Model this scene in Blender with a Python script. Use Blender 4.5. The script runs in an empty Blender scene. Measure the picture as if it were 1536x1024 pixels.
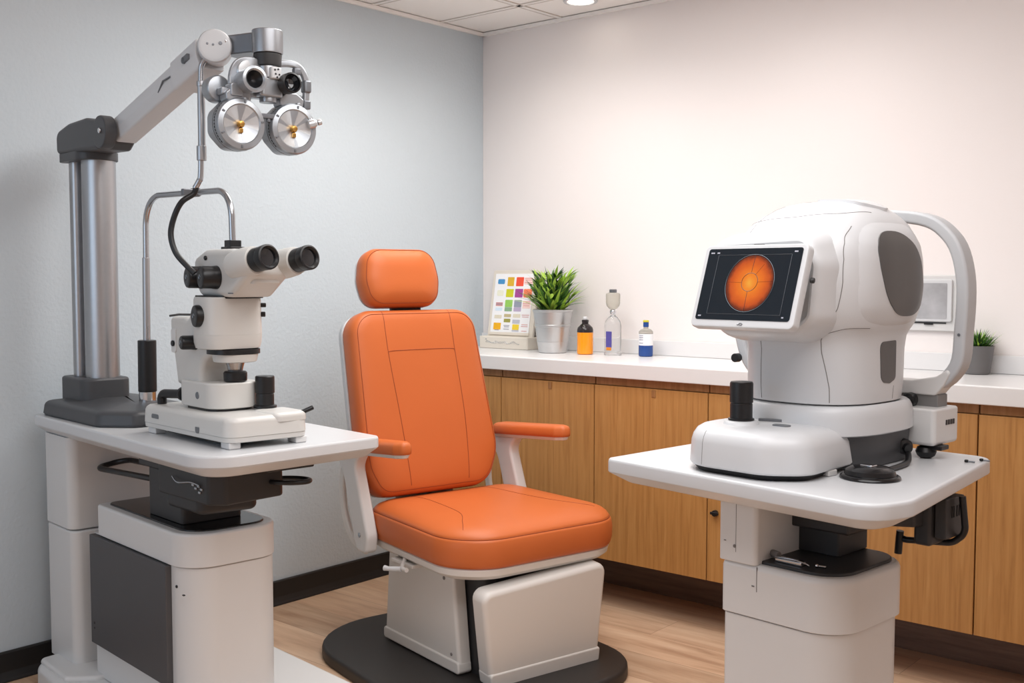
import bpy, bmesh, math, random
from mathutils import Vector, Matrix
from mathutils.bvhtree import BVHTree

random.seed(7)
scene = bpy.context.scene
COL = scene.collection
PI = math.pi
R = math.radians


# ------------------------------------------------------------------ materials
def lin(c):
    return tuple((x / 12.92 if x <= .04045 else ((x + .055) / 1.055) ** 2.4) for x in (v / 255 for v in c))


def mat(name, rgb, rough=.5, metal=0., spec=.5, bump=None, var=None, trans=0., ior=1.45, emit=None, coat=0., aniso=0.):
    m = bpy.data.materials.new(name)
    m.use_nodes = True
    nt = m.node_tree
    b = nt.nodes['Principled BSDF']
    col = lin(rgb) + (1,)
    b.inputs['Base Color'].default_value = col
    b.inputs['Roughness'].default_value = rough
    b.inputs['Metallic'].default_value = metal
    b.inputs['Specular IOR Level'].default_value = spec
    b.inputs['Transmission Weight'].default_value = trans
    b.inputs['IOR'].default_value = ior
    b.inputs['Coat Weight'].default_value = coat
    if emit:
        b.inputs['Emission Color'].default_value = lin(emit[0]) + (1,)
        b.inputs['Emission Strength'].default_value = emit[1]
    tc = nt.nodes.new('ShaderNodeTexCoord')
    if var:                                    # var = (scale, amount)
        n = nt.nodes.new('ShaderNodeTexNoise')
        n.inputs['Scale'].default_value = var[0]
        n.inputs['Detail'].default_value = 4
        nt.links.new(tc.outputs['Object'], n.inputs['Vector'])
        mx = nt.nodes.new('ShaderNodeMix')
        mx.data_type = 'RGBA'
        mx.inputs[6].default_value = tuple(x * (1 - var[1]) for x in col[:3]) + (1,)
        mx.inputs[7].default_value = tuple(min(1, x * (1 + var[1])) for x in col[:3]) + (1,)
        nt.links.new(n.outputs['Fac'], mx.inputs[0])
        nt.links.new(mx.outputs[2], b.inputs['Base Color'])
    if bump:                                   # bump = (scale, strength, distance)
        n2 = nt.nodes.new('ShaderNodeTexNoise')
        n2.inputs['Scale'].default_value = bump[0]
        n2.inputs['Detail'].default_value = 5
        nt.links.new(tc.outputs['Object'], n2.inputs['Vector'])
        bp = nt.nodes.new('ShaderNodeBump')
        bp.inputs['Strength'].default_value = bump[1]
        bp.inputs['Distance'].default_value = bump[2]
        nt.links.new(n2.outputs['Fac'], bp.inputs['Height'])
        nt.links.new(bp.outputs['Normal'], b.inputs['Normal'])
    return m


def wood(name, c_dark, c_mid, c_light, axis, rough=.45, stretch=16., scale=5., planks=None):
    """procedural wood: noise stretched along `axis` ('X' or 'Z'); planks = (length, width) adds boards along X."""
    m = bpy.data.materials.new(name)
    m.use_nodes = True
    nt = m.node_tree
    b = nt.nodes['Principled BSDF']
    b.inputs['Roughness'].default_value = rough
    N = nt.nodes.new
    tc = N('ShaderNodeTexCoord')
    mp = N('ShaderNodeMapping')
    mp.inputs['Scale'].default_value = {'X': (1, stretch, stretch), 'Z': (stretch, stretch, 1)}[axis]
    nt.links.new(tc.outputs['Object'], mp.inputs['Vector'])
    vec = mp.outputs['Vector']
    br = None
    if planks:
        br = N('ShaderNodeTexBrick')
        br.inputs['Scale'].default_value = 1
        br.inputs['Brick Width'].default_value = planks[0]
        br.inputs['Row Height'].default_value = planks[1]
        br.inputs['Mortar Size'].default_value = .0012
        br.inputs['Mortar Smooth'].default_value = .3
        br.offset = .37
        br.inputs['Color1'].default_value = (0, 0, 0, 1)
        br.inputs['Color2'].default_value = (1, 1, 1, 1)
        br.inputs['Mortar'].default_value = (.5, .5, .5, 1)
        nt.links.new(tc.outputs['Object'], br.inputs['Vector'])
        add = N('ShaderNodeVectorMath')
        add.operation = 'MULTIPLY_ADD'
        nt.links.new(br.outputs['Color'], add.inputs[0])
        add.inputs[1].default_value = (7, 7, 7)
        nt.links.new(vec, add.inputs[2])
        vec = add.outputs[0]
    n = N('ShaderNodeTexNoise')
    n.inputs['Scale'].default_value = scale
    n.inputs['Detail'].default_value = 7
    n.inputs['Roughness'].default_value = .62
    n.inputs['Distortion'].default_value = .35
    nt.links.new(vec, n.inputs['Vector'])
    cr = N('ShaderNodeValToRGB')
    e = cr.color_ramp.elements
    e[0].position, e[1].position = .3, .72
    e[0].color, e[1].color = lin(c_dark) + (1,), lin(c_light) + (1,)
    k = e.new(.5)
    k.color = lin(c_mid) + (1,)
    nt.links.new(n.outputs['Fac'], cr.inputs['Fac'])
    out = cr.outputs['Color']
    if br:
        hs = N('ShaderNodeHueSaturation')
        mr = N('ShaderNodeMapRange')
        mr.inputs[3].default_value = .86
        mr.inputs[4].default_value = 1.1
        nt.links.new(br.outputs['Color'], mr.inputs[0])
        nt.links.new(mr.outputs[0], hs.inputs['Value'])
        nt.links.new(out, hs.inputs['Color'])
        mx = N('ShaderNodeMix')
        mx.data_type = 'RGBA'
        mx.inputs[7].default_value = lin(tuple(v * .9 for v in c_dark)) + (1,)
        nt.links.new(br.outputs['Fac'], mx.inputs[0])
        nt.links.new(hs.outputs['Color'], mx.inputs[6])
        out = mx.outputs[2]
    nt.links.new(out, b.inputs['Base Color'])
    bp = N('ShaderNodeBump')
    bp.inputs['Strength'].default_value = .08
    bp.inputs['Distance'].default_value = .002
    nt.links.new(n.outputs['Fac'], bp.inputs['Height'])
    nt.links.new(bp.outputs['Normal'], b.inputs['Normal'])
    return m


M = {}
M['floor'] = wood('floor_wood', (180, 143, 115), (206, 171, 141), (222, 192, 163), 'X', .42, 9, 2.2, (1.3, .19))
M['oak'] = wood('oak_veneer', (166, 116, 62), (184, 132, 74), (195, 145, 86), 'Z', .42, 22, 3.2)
M['oak_shaded'] = wood('oak_shaded', (140, 96, 54), (160, 113, 68), (172, 126, 80), 'Z', .5, 22, 3.2)  # darker copy of the oak, recess shade put into its colour
M['toe'] = wood('dark_plinth', (92, 72, 62), (110, 87, 75), (124, 100, 87), 'X', .5, 14, 4)
M['wall_l'] = mat('blue_grey_paint', (201, 211, 218), .8, spec=.25, bump=(75, .5, .004), var=(1.2, .02))
M['wall_b'] = mat('warm_white_paint', (240, 234, 232), .8, spec=.25, bump=(120, .12, .002))
M['base'] = mat('black_baseboard', (34, 32, 32), .45, bump=(20, .05, .002))
M['counter'] = mat('white_laminate', (228, 227, 227), .28, var=(40, .01))
M['white'] = mat('white_plastic', (216, 215, 214), .32, bump=(300, .03, .0005))
M['white_b'] = mat('bright_white_plastic', (208, 209, 211), .3, bump=(300, .02, .0005))
M['grey_w'] = mat('warm_grey_plastic', (220, 216, 211), .4, bump=(250, .04, .0005))
M['cream'] = mat('ivory_plastic', (208, 206, 202), .35, bump=(250, .03, .0005))
M['cseam'] = mat('ceiling_shadow_gap', (208, 200, 192), .8, var=(30, .05))
M['seam'] = mat('shadow_gap', (120, 116, 114), .8, var=(30, .05))
M['char'] = mat('charcoal_plastic', (70, 71, 74), .42, bump=(220, .06, .0006))
M['panel'] = mat('charcoal_panel', (78, 77, 79), .5, bump=(200, .05, .0006))
M['dark'] = mat('dark_mechanism', (48, 47, 48), .45, var=(12, .08))
M['black'] = mat('black_plastic', (24, 24, 26), .35, bump=(250, .04, .0005))
M['gloss'] = mat('gloss_black', (20, 20, 22), .16, var=(8, .05))
M['plate'] = mat('black_rubber_plate', (44, 41, 40), .5, bump=(160, .1, .0008))
M['alu'] = mat('brushed_aluminium', (176, 177, 180), .36, 1., var=(60, .04))
M['steel'] = mat('satin_steel', (178, 180, 184), .25, 1., var=(30, .03))
M['drum'] = mat('brushed_grey_metal', (158, 160, 164), .33, .9, var=(60, .04))
M['chrome'] = mat('polished_chrome', (215, 216, 220), .1, 1., var=(10, .02))
M['gun'] = mat('gunmetal', (122, 125, 130), .36, .7, var=(30, .04))
M['loop'] = mat('pale_grey_plastic', (188, 190, 193), .38, var=(20, .02))
M['midgrey'] = mat('mid_grey_plastic', (124, 122, 121), .45, var=(20, .04))
M['lgrey'] = mat('light_grey_metal', (166, 170, 175), .3, .7, var=(30, .03))
M['leather'] = mat('orange_leather', (200, 104, 52), .42, spec=.4, bump=(240, .12, .0007), var=(5, .05))
M['stitch'] = mat('leather_seam', (150, 68, 30), .6, var=(60, .05))
M['gold'] = mat('brass', (206, 160, 88), .25, 1., var=(30, .04))
M['lens'] = mat('dark_lens', (26, 28, 32), .08, spec=.8, coat=.6, var=(6, .05))
M['disc'] = mat('silver_lens_disc', (205, 207, 209), .22, .6, var=(30, .04))
M['tint'] = mat('smoked_panel', (86, 84, 83), .3, var=(4, .08))
M['gold_amber'] = mat('amber_liquid', (244, 150, 14), .12, coat=.5, emit=((255, 140, 0), .06), var=(14, .12))  # faint emission stands in for light passing through the liquid
M['bottle_dark'] = mat('dark_glass', (44, 38, 40), .15, var=(10, .05))
M['bottle_clear'] = mat('clear_glass', (246, 247, 248), .05, trans=.92, ior=1.3, var=(10, .01))
M['frost'] = mat('frosted_glass', (222, 218, 208), .25, trans=.6, ior=1.3, var=(20, .03))
M['blue_liq'] = mat('blue_liquid', (38, 74, 142), .15, var=(20, .1))
M['violet'] = mat('violet_label', (84, 76, 150), .4, var=(90, .25))
M['orange'] = mat('orange_band', (216, 132, 34), .4, var=(40, .05))
M['yellow'] = mat('yellow_cap', (206, 196, 60), .4, var=(40, .05))
M['paper'] = mat('paper', (244, 244, 246), .7, var=(60, .01))
M['ivory'] = mat('chart_ivory', (224, 216, 204), .5, var=(20, .02))
M['zinc'] = mat('silver_bucket', (206, 207, 208), .36, .85, bump=(26, .3, .002), var=(10, .06))
M['pot'] = mat('grey_pot', (112, 110, 110), .45, .25, var=(14, .06))
M['soil'] = mat('soil', (46, 36, 28), .9, bump=(90, .5, .004))
M['leaf'] = mat('leaf_green', (84, 130, 56), .45, var=(18, .35))
M['leaf2'] = mat('leaf_lime', (164, 200, 76), .45, var=(18, .25))
M['leaf3'] = mat('leaf_deep', (38, 70, 34), .5, var=(18, .3))
M['ceil'] = mat('ceiling_tile', (250, 246, 242), .9, spec=.2, bump=(160, .2, .002))
M['grid'] = mat('ceiling_grid', (246, 242, 238), .6, var=(20, .02))
M['lamp'] = mat('lamp_diffuser', (255, 250, 240), .5, emit=((255, 244, 228), 6.), var=(10, .01))
M['fogpic'] = mat('grey_photo', (168, 168, 171), .4, var=(11, .6))


def screen_mat():
    m = mat('fundus_screen', (10, 16, 22), .15, var=(6, .1))
    m.node_tree.nodes['Principled BSDF'].inputs['Emission Color'].default_value = lin((34, 48, 60)) + (1,)
    m.node_tree.nodes['Principled BSDF'].inputs['Emission Strength'].default_value = .3
    return m


M['screen'] = screen_mat()


def fundus_mat():
    m = bpy.data.materials.new('fundus_image')
    m.use_nodes = True
    nt = m.node_tree
    b = nt.nodes['Principled BSDF']
    b.inputs['Roughness'].default_value = .2
    b.inputs['Base Color'].default_value = (.02, .01, .005, 1)
    N = nt.nodes.new
    uv = N('ShaderNodeAttribute')
    uv.attribute_name = 'rad'
    n = N('ShaderNodeTexNoise')
    n.inputs['Scale'].default_value = 60
    n.inputs['Detail'].default_value = 4
    tc = N('ShaderNodeTexCoord')
    nt.links.new(tc.outputs['Object'], n.inputs['Vector'])
    ad = N('ShaderNodeMath')
    ad.operation = 'MULTIPLY_ADD'
    ad.inputs[1].default_value = .18
    nt.links.new(n.outputs['Fac'], ad.inputs[0])
    nt.links.new(uv.outputs['Fac'], ad.inputs[2])
    cr = N('ShaderNodeValToRGB')
    e = cr.color_ramp.elements
    e[0].position, e[0].color = .1, lin((255, 176, 62)) + (1,)
    e[1].position, e[1].color = 1.12 / 1.15, lin((110, 34, 8)) + (1,)
    for p, c in ((.3, (252, 140, 32)), (.62, (238, 110, 22)), (.85, (206, 80, 16))):
        k = e.new(p)
        k.color = lin(c) + (1,)
    nt.links.new(ad.outputs[0], cr.inputs['Fac'])
    nt.links.new(cr.outputs['Color'], b.inputs['Emission Color'])
    b.inputs['Emission Strength'].default_value = .85
    return m


M['fundus'] = fundus_mat()
for nm, c in dict(sw_blue=(74, 150, 205), sw_gold=(222, 178, 52), sw_red=(238, 84, 58), sw_pink=(246, 214, 208), sw_cream=(236, 236, 214),
                  sw_lime=(206, 208, 40), sw_mag=(168, 72, 150), sw_salm=(250, 134, 96), sw_green=(150, 205, 96), sw_slate=(150, 156, 172),
                  sw_rose=(214, 150, 146), sw_sky=(214, 232, 246), sw_tan=(196, 182, 140), sw_olive=(160, 156, 78), sw_yel=(240, 178, 30),
                  sw_sage=(140, 176, 140), sw_lav=(186, 172, 200), sw_ltan=(222, 214, 194), sw_ink=(150, 150, 165), sw_stone=(190, 192, 204),
                  sw_lemon=(240, 208, 60)).items():
    M[nm] = mat(nm, c, .6, var=(80, .06))


# ------------------------------------------------------------------ geometry helpers (2D outlines, lofts, lathes, tubes)
def rpoly(pts, r, off=0., n=6):
    k = len(pts)
    rs = list(r) if isinstance(r, (list, tuple)) else [r] * k
    P = [Vector(p) for p in pts]
    Q = []
    for i in range(k):
        a, b, c = P[i - 1], P[i], P[(i + 1) % k]
        d1, d2 = (b - a).normalized(), (c - b).normalized()
        n1, n2 = Vector((-d1.y, d1.x)), Vector((-d2.y, d2.x))
        den = 1 + n1.dot(n2)
        Q.append(b + (n1 + n2) * (off / max(den, .15)))
    out = []
    for i in range(k):
        a, b, c = Q[i - 1], Q[i], Q[(i + 1) % k]
        va, vc = a - b, c - b
        la, lc = va.length, vc.length
        va.normalize()
        vc.normalize()
        th = math.acos(max(-1, min(1, va.dot(vc))))
        cr = (b - a).x * (c - b).y - (b - a).y * (c - b).x
        rr = max(rs[i] - off, .0006) if cr > 0 else rs[i] + off
        t = min(rr / max(math.tan(th / 2), 1e-4), .495 * min(la, lc))
        rr = t * math.tan(th / 2)
        cen = b + (va + vc).normalized() * (rr / max(math.sin(th / 2), 1e-4))
        s, e = b + va * t - cen, b + vc * t - cen
        a0 = math.atan2(s.y, s.x)
        da = math.atan2(s.x * e.y - s.y * e.x, s.dot(e))
        for j in range(n + 1):
            an = a0 + da * j / n
            out.append((cen.x + rr * math.cos(an), cen.y + rr * math.sin(an)))
    return out


def rect(x0, y0, x1, y1):
    return [(x0, y0), (x1, y0), (x1, y1), (x0, y1)]


def loft(bm, rings, X=None, mi=0, cap0=True, cap1=True):
    vs = []
    for r in rings:
        vs.append([bm.verts.new((X @ Vector(p)) if X else p) for p in r])
    n = len(vs[0])
    fs = []
    for a, b in zip(vs, vs[1:]):
        for i in range(n):
            fs.append(bm.faces.new((a[i], a[(i + 1) % n], b[(i + 1) % n], b[i])))
    if cap0:
        fs.append(bm.faces.new(list(reversed(vs[0]))))
    if cap1:
        fs.append(bm.faces.new(vs[-1]))
    for f in fs:
        f.material_index = mi
    return vs


def prof(z0, z1, b0=0., b1=0., n=4):
    """(z, inset) list for a prism from z0 to z1 with rounded rims."""
    out = []
    if b0 > 0:
        for j in range(n + 1):
            a = PI / 2 * j / n
            out.append((z0 + b0 * (1 - math.sin(a)), b0 * (1 - math.cos(a))))
        out = [(z0 + b0 - b0 * math.cos(PI / 2 * j / n), b0 - b0 * math.sin(PI / 2 * j / n)) for j in range(n + 1)]
    else:
        out.append((z0, 0.))
    if b1 > 0:
        out += [(z1 - b1 + b1 * math.sin(PI / 2 * j / n), b1 - b1 * math.cos(PI / 2 * j / n)) for j in range(n + 1)]
    else:
        out.append((z1, 0.))
    return out


def prism(bm, pts, r, pr, X=None, mi=0, n=6):
    loft(bm, [[(x, y, z) for x, y in rpoly(pts, r, o, n)] for z, o in pr], X, mi)


def box(bm, x0, y0, z0, x1, y1, z1, b=.004, X=None, mi=0, r=None, n=3):
    prism(bm, rect(x0, y0, x1, y1), r if r is not None else max(b, .0006), prof(z0, z1, b, b, 3) if b > 0 else prof(z0, z1), X, mi, n)


def axis_mat(p, d, roll=None):
    z = Vector(d).normalized()
    u = Vector(roll) if roll else (Vector((0, 0, 1)) if abs(z.z) < .95 else Vector((1, 0, 0)))
    x = u.cross(z).normalized()
    y = z.cross(x)
    m = Matrix((x, y, z)).transposed().to_4x4()
    m.translation = Vector(p)
    return m


def lathe(bm, pr, seg=28, X=None, mi=0, cap0=True, cap1=True):
    loft(bm, [[(r * math.cos(2 * PI * i / seg), r * math.sin(2 * PI * i / seg), z) for i in range(seg)] for r, z in pr], X, mi, cap0, cap1)


def cyl(bm, p0, p1, r0, r1=None, b=.002, seg=24, mi=0):
    p0, p1 = Vector(p0), Vector(p1)
    L = (p1 - p0).length
    r1 = r0 if r1 is None else r1
    b = min(b, L / 3, r0 / 2, r1 / 2)
    lathe(bm, [(r0 - b, 0), (r0 - .3 * b, .3 * b), (r0, b), (r1, L - b), (r1 - .3 * b, L - .3 * b), (r1 - b, L)], seg, axis_mat(p0, p1 - p0), mi)


def smooth_path(pts, n=8):
    P = [Vector(p) for p in pts]
    out = []
    for i in range(len(P) - 1):
        p0, p1, p2, p3 = P[max(i - 1, 0)], P[i], P[i + 1], P[min(i + 2, len(P) - 1)]
        for j in range(n):
            t = j / n
            out.append(.5 * ((2 * p1) + (p2 - p0) * t + (2 * p0 - 5 * p1 + 4 * p2 - p3) * t * t + (3 * p1 - p0 - 3 * p2 + p3) * t ** 3))
    out.append(P[-1])
    return out


def arc_path(pts, r, n=7):
    """polyline in 3D with corners rounded by radius r."""
    P = [Vector(p) for p in pts]
    out = [P[0]]
    for i in range(1, len(P) - 1):
        a, b, c = P[i - 1], P[i], P[i + 1]
        va, vc = (a - b), (c - b)
        rr = r[i - 1] if isinstance(r, (list, tuple)) else r
        th = va.angle(vc)
        t = min(rr / math.tan(th / 2), .49 * va.length, .49 * vc.length)
        va.normalize()
        vc.normalize()
        s, e = b + va * t, b + vc * t
        for j in range(n + 1):
            k = j / n
            out.append((1 - k) ** 2 * s + 2 * k * (1 - k) * (b * .8 + (s + e) * .1) + k * k * e)
    out.append(P[-1])
    return out


def tube(bm, pts, r, seg=12, mi=0, closed=False, flat=None, up=None):
    """sweep a circle (or an ellipse / rounded rectangle given by flat=(w,h,corner)) along the path."""
    P = [Vector(p) for p in pts]
    n = len(P)
    rings = []
    nx = None
    for i in range(n):
        t = (P[(i + 1) % n] - P[i - 1]) if closed else (P[min(i + 1, n - 1)] - P[max(i - 1, 0)])
        t.normalize()
        if up is not None:
            nx = Vector(up).cross(t).normalized()
        elif nx is None:
            nx = (Vector((0, 0, 1)) if abs(t.z) < .9 else Vector((1, 0, 0))).cross(t).normalized()
        else:
            nx = (nx - t * nx.dot(t)).normalized()
        ny = t.cross(nx)
        rr = r(i / (n - 1)) if callable(r) else r
        if flat:
            w, h, c = flat
            sh = rpoly(rect(-w / 2, -h / 2, w / 2, h / 2), c, 0, 4)
            rings.append([P[i] + nx * a + ny * b for a, b in sh])
        else:
            rings.append([P[i] + (nx * math.cos(2 * PI * k / seg) + ny * math.sin(2 * PI * k / seg)) * rr for k in range(seg)])
    if closed:
        vs = [[bm.verts.new(p) for p in g] for g in rings]
        m = len(vs[0])
        for i in range(n):
            a, b = vs[i], vs[(i + 1) % n]
            for k in range(m):
                f = bm.faces.new((a[k], a[(k + 1) % m], b[(k + 1) % m], b[k]))
                f.material_index = mi
    else:
        loft(bm, rings, None, mi)


def sring(cu, cv, z, hu, hv, n=2.6, N=64):
    out = []
    for i in range(N):
        a = 2 * PI * i / N
        c, s = math.cos(a), math.sin(a)
        out.append((cu + hu * math.copysign(abs(c) ** (2 / n), c), cv + hv * math.copysign(abs(s) ** (2 / n), s), z))
    return out


def drape(bm, bvh, pts, d, r=.0012, mi=1, lift=0., n=10, seg=6):
    """lay a thin bead on a surface: points are shot along d onto the bvh."""
    D = Vector(d).normalized()
    P = smooth_path(pts, n)
    hit = []
    for p in P:
        q = bvh.ray_cast(p - D * 3, D)
        if q[0] is not None:
            hit.append(q[0] - D * lift)
    if len(hit) > 2:
        tube(bm, hit, r, seg, mi)


def patch(bm, bvh, outline, d, lift=.002, mi=0, rings=7, thick=.004):
    """a panel lying on a curved surface: the 2D outline (3D points) is shot along d onto the bvh."""
    D = Vector(d).normalized()
    O = [Vector(p) for p in outline]
    c = sum(O, Vector()) / len(O)

    def shot(p, l):
        q = bvh.ray_cast(p - D * 3, D)
        return (q[0] if q[0] is not None else p) - D * l
    lf = lift if callable(lift) else (lambda k: lift)
    vs = [[bm.verts.new(shot(c.lerp(p, k / rings), lf(k / rings))) for p in O] for k in range(1, rings + 1)]
    vs.append([bm.verts.new(shot(c.lerp(p, 1.0), -thick)) for p in O])
    vc = bm.verts.new(shot(c, lf(0)))
    n = len(O)
    for i in range(n):
        f = bm.faces.new((vc, vs[0][i], vs[0][(i + 1) % n]))
        f.material_index = mi
    for a, b in zip(vs, vs[1:]):
        for i in range(n):
            f = bm.faces.new((a[i], b[i], b[(i + 1) % n], a[(i + 1) % n]))
            f.material_index = mi
    bmesh.ops.recalc_face_normals(bm, faces=bm.faces)


def crown(pts, r, pr, tail, n=10):
    """rings for a cushion: inset rings first, then rings that shrink towards the middle (scale, z)."""
    out = [[(x, y, z) for x, y in rpoly(pts, r, o, n)] for z, o in pr]
    last = out[-1]
    cx_, cy_ = sum(p[0] for p in last) / len(last), sum(p[1] for p in last) / len(last)
    for k, z in tail:
        out.append([(cx_ + (x - cx_) * k, cy_ + (y - cy_) * k, z) for x, y, _ in last])
    return out


ORG_SHIFT = [Vector()]


def bvh_of_objs(*srcs):
    """one surface out of several meshes, so a panel can lie on all of them."""
    V, P = [], []
    for me in srcs:
        if hasattr(me, 'data'):
            me = me.data
        o_ = len(V)
        V += [v.co + ORG_SHIFT[0] for v in me.vertices]
        P += [[o_ + i for i in p.vertices] for p in me.polygons]
    return BVHTree.FromPolygons(V, P)


def bvh_of(bm):
    bm.normal_update()
    return BVHTree.FromBMesh(bm)


# ------------------------------------------------------------------ object helpers
ORG = {}


def obj(name, bm, mats, parent=None, label=None, ang=38, wn=True):
    me = bpy.data.meshes.new(name)
    bmesh.ops.recalc_face_normals(bm, faces=bm.faces)
    if parent is not None:
        root = parent
        while root.parent is not None:
            root = root.parent
        o0 = ORG.get(root.name)
        if o0 is not None:
            bmesh.ops.translate(bm, verts=bm.verts, vec=-o0)
    bm.to_mesh(me)
    bm.free()
    for m in (mats if isinstance(mats, (list, tuple)) else [mats]):
        me.materials.append(m)
    for p in me.polygons:
        p.use_smooth = True
    me.set_sharp_from_angle(angle=R(ang))
    o = bpy.data.objects.new(name, me)
    COL.objects.link(o)
    if parent is not None:
        o.parent = parent
    if label:
        o['label'] = label
    if wn:
        w = o.modifiers.new('normals', 'WEIGHTED_NORMAL')
        w.keep_sharp = True
    return o


class Frame:
    def __init__(s, x, y, yaw):
        s.x, s.y, s.yaw = x, y, R(yaw)
        s.m = Matrix.Translation((x, y, 0)) @ Matrix.Rotation(s.yaw, 4, 'Z')


def thing(name, label, cat, fr, org, group=None):
    """Empty at the thing's base; part meshes are written in the frame's coordinates."""
    o = bpy.data.objects.new(name, None)
    o.empty_display_size = .1
    COL.objects.link(o)
    o.matrix_world = fr.m @ Matrix.Translation(org)
    o['label'], o['category'] = label, cat
    if group:
        o['group'] = group
    ORG[o.name] = Vector(org)
    return o


def struct(name, bm, m, wn=False):
    o = obj(name, bm, m, None, None, 38, wn)
    o['kind'] = 'structure'
    return o


B = bmesh.new
WORLD = Frame(0, 0, 0)
LT = Frame(.081, -2.185, -6.5)           # the instrument table on the left: u along its long side, v towards the window wall
RT = Frame(1.93, -1.703, -6.5)           # the instrument table on the right
CH = Frame(1.009, -1.131, -13)           # the chair: x forward, y to the sitter's left

# ------------------------------------------------------------------ room
RX, RY, H = 4.9, -5.3, 2.38
bm = B(); box(bm, -.1, RY - .1, -.08, RX + .1, .1, 0, 0); struct('floor', bm, M['floor'])
bm = B(); box(bm, -.1, RY - .1, -.0, 0, .1, H + .1, 0); struct('wall_left', bm, M['wall_l'])
bm = B(); box(bm, 0, 0, -.0, RX + .1, .1, H + .1, 0); struct('wall_back', bm, M['wall_b'])
bm = B(); box(bm, RX, RY, 0, RX + .1, 0, H + .1, 0); struct('wall_right', bm, M['wall_b'])
bm = B(); box(bm, 0, RY - .1, 0, RX, RY, H + .1, 0); struct('wall_front', bm, M['wall_b'])
bm = B()
box(bm, 0, RY, H, RX, 0, H + .1, 0)
GX, GY = [.456 + .6 * k for k in range(-1, 8)], [-.285 - .4 * k for k in range(0, 13)]
for x in GX:
    if .02 < x < RX:
        box(bm, x - .010, RY, H - .003, x + .010, -.001, H + .001, 0, mi=1)
        for s in (-1, 1):
            box(bm, x + s * .0135 - .002, RY, H - .0036, x + s * .0135 + .002, -.001, H + .001, 0, mi=2)
for y in GY:
    box(bm, .001, y - .010, H - .003, RX, y + .010, H + .001, 0, mi=1)
    for s in (-1, 1):
        box(bm, .001, y + s * .0135 - .002, H - .0036, RX, y + s * .0135 + .002, H + .001, 0, mi=2)
struct('ceiling', bm, [M['ceil'], M['grid'], M['cseam']])
bm = B()
prism(bm, [(0, 0), (.03, 0), (.022, .012), (.013, .03), (.012, .088), (.009, .093), (0, .093)], .003, prof(0, -RY, 0, 0),
      Matrix(((1, 0, 0, 0), (0, 0, -1, 0), (0, 1, 0, 0), (0, 0, 0, 1))))
struct('baseboard_left', bm, M['base'])
bm = B(); box(bm, .032, -.135, 0, 2.83, -.12, .185, .001); struct('baseboard_back', bm, M['toe'])
bm = B(); box(bm, .001, -.016, H - .018, RX, 0, H - .003, .001); box(bm, 0, RY, H - .018, .016, 0, H - .003, .001)
struct('trim_1', bm, M['grid'])

# the ceiling downlight that shows at the top of the photograph
for i, (x, y) in enumerate(((.70, -.19),)):
    t = thing('ceiling_light', 'bright round recessed downlight in the ceiling near the corner', 'ceiling light', WORLD, (x, y, H - .004))
    bm = B(); lathe(bm, [(.070, H - .004), (.068, H - .008), (.056, H - .009), (.053, H - .005)], 36, Matrix.Translation((x, y, 0))); obj('rim', bm, M['white_b'], t)
    bm = B(); lathe(bm, [(.053, H - .0055), (.03, H - .0065), (.001, H - .0068)], 36, Matrix.Translation((x, y, 0))); obj('diffuser', bm, M['lamp'], t)

# ------------------------------------------------------------------ counter and cabinets
t = thing('countertop', 'long white laminate countertop with upstand running along the back wall', 'countertop', WORLD, (0, 0, .888))
bm = B(); prism(bm, rect(.001, -.452, 2.845, -.001), .004, prof(.888, .945, .003, .006)); obj('worktop', bm, M['counter'], t)
bm = B(); box(bm, .001, -.014, .9455, 2.845, -.001, 1.006, .002); obj('backsplash', bm, M['counter'], t)
xs = [.008, .483, .952, 1.445, 1.90, 2.357, 2.83]
cab_lab = ['oak base cabinet in the corner, mostly hidden behind the orange backrest',
           'oak base cabinet seen behind the right armrest of the orange chair',
           'wide oak base cabinet between the chair and the right-hand instrument table',
           'oak base cabinet with a black lock, mostly hidden behind the right table',
           'oak base cabinet directly behind the pedestal and bent tube of the right table',
           'oak base cabinet at the right edge of the photo under the grey pot']
for i in range(6):
    x0, x1 = xs[i], xs[i + 1]
    t = thing('base_cabinet', cab_lab[i], 'cabinet', WORLD, (x0, -.43, .19), 'oak base cabinets under the countertop')
    bm = B(); box(bm, x0 + .001, -.412, .19, x1 - .001, -.002, .888, .001); obj('cabinet_body', bm, M['oak_shaded'], t)
    bm = B(); box(bm, x0 + .0022, -.4215, .858, x1 - .0022, -.4125, .887, .0008); obj('top_rail', bm, M['oak_shaded'], t)
    bm = B(); box(bm, x0 + .0022, -.431, .191, x1 - .0022, -.4125, .8555, .0012)
    d = obj('door', bm, M['oak'], t)
    if i in (1, 2, 4):
        xm = (x0 + x1) / 2 + .02
        bm = B(); box(bm, xm - .008, -.4335, .826, xm + .008, -.4312, .852, .0006); box(bm, xm + .004, -.4338, .826, xm + .009, -.4313, .852, .0004)
        obj('finger_tab', bm, M['oak_shaded'], d)
    if i == 3:
        bm = B()
        cyl(bm, (x0 + .036, -.4312, .437), (x0 + .036, -.446, .437), .011, b=.002)
        box(bm, x0 + .020, -.447, .432, x0 + .052, -.440, .442, .002)
        obj('lock', bm, M['black'], d)

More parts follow.
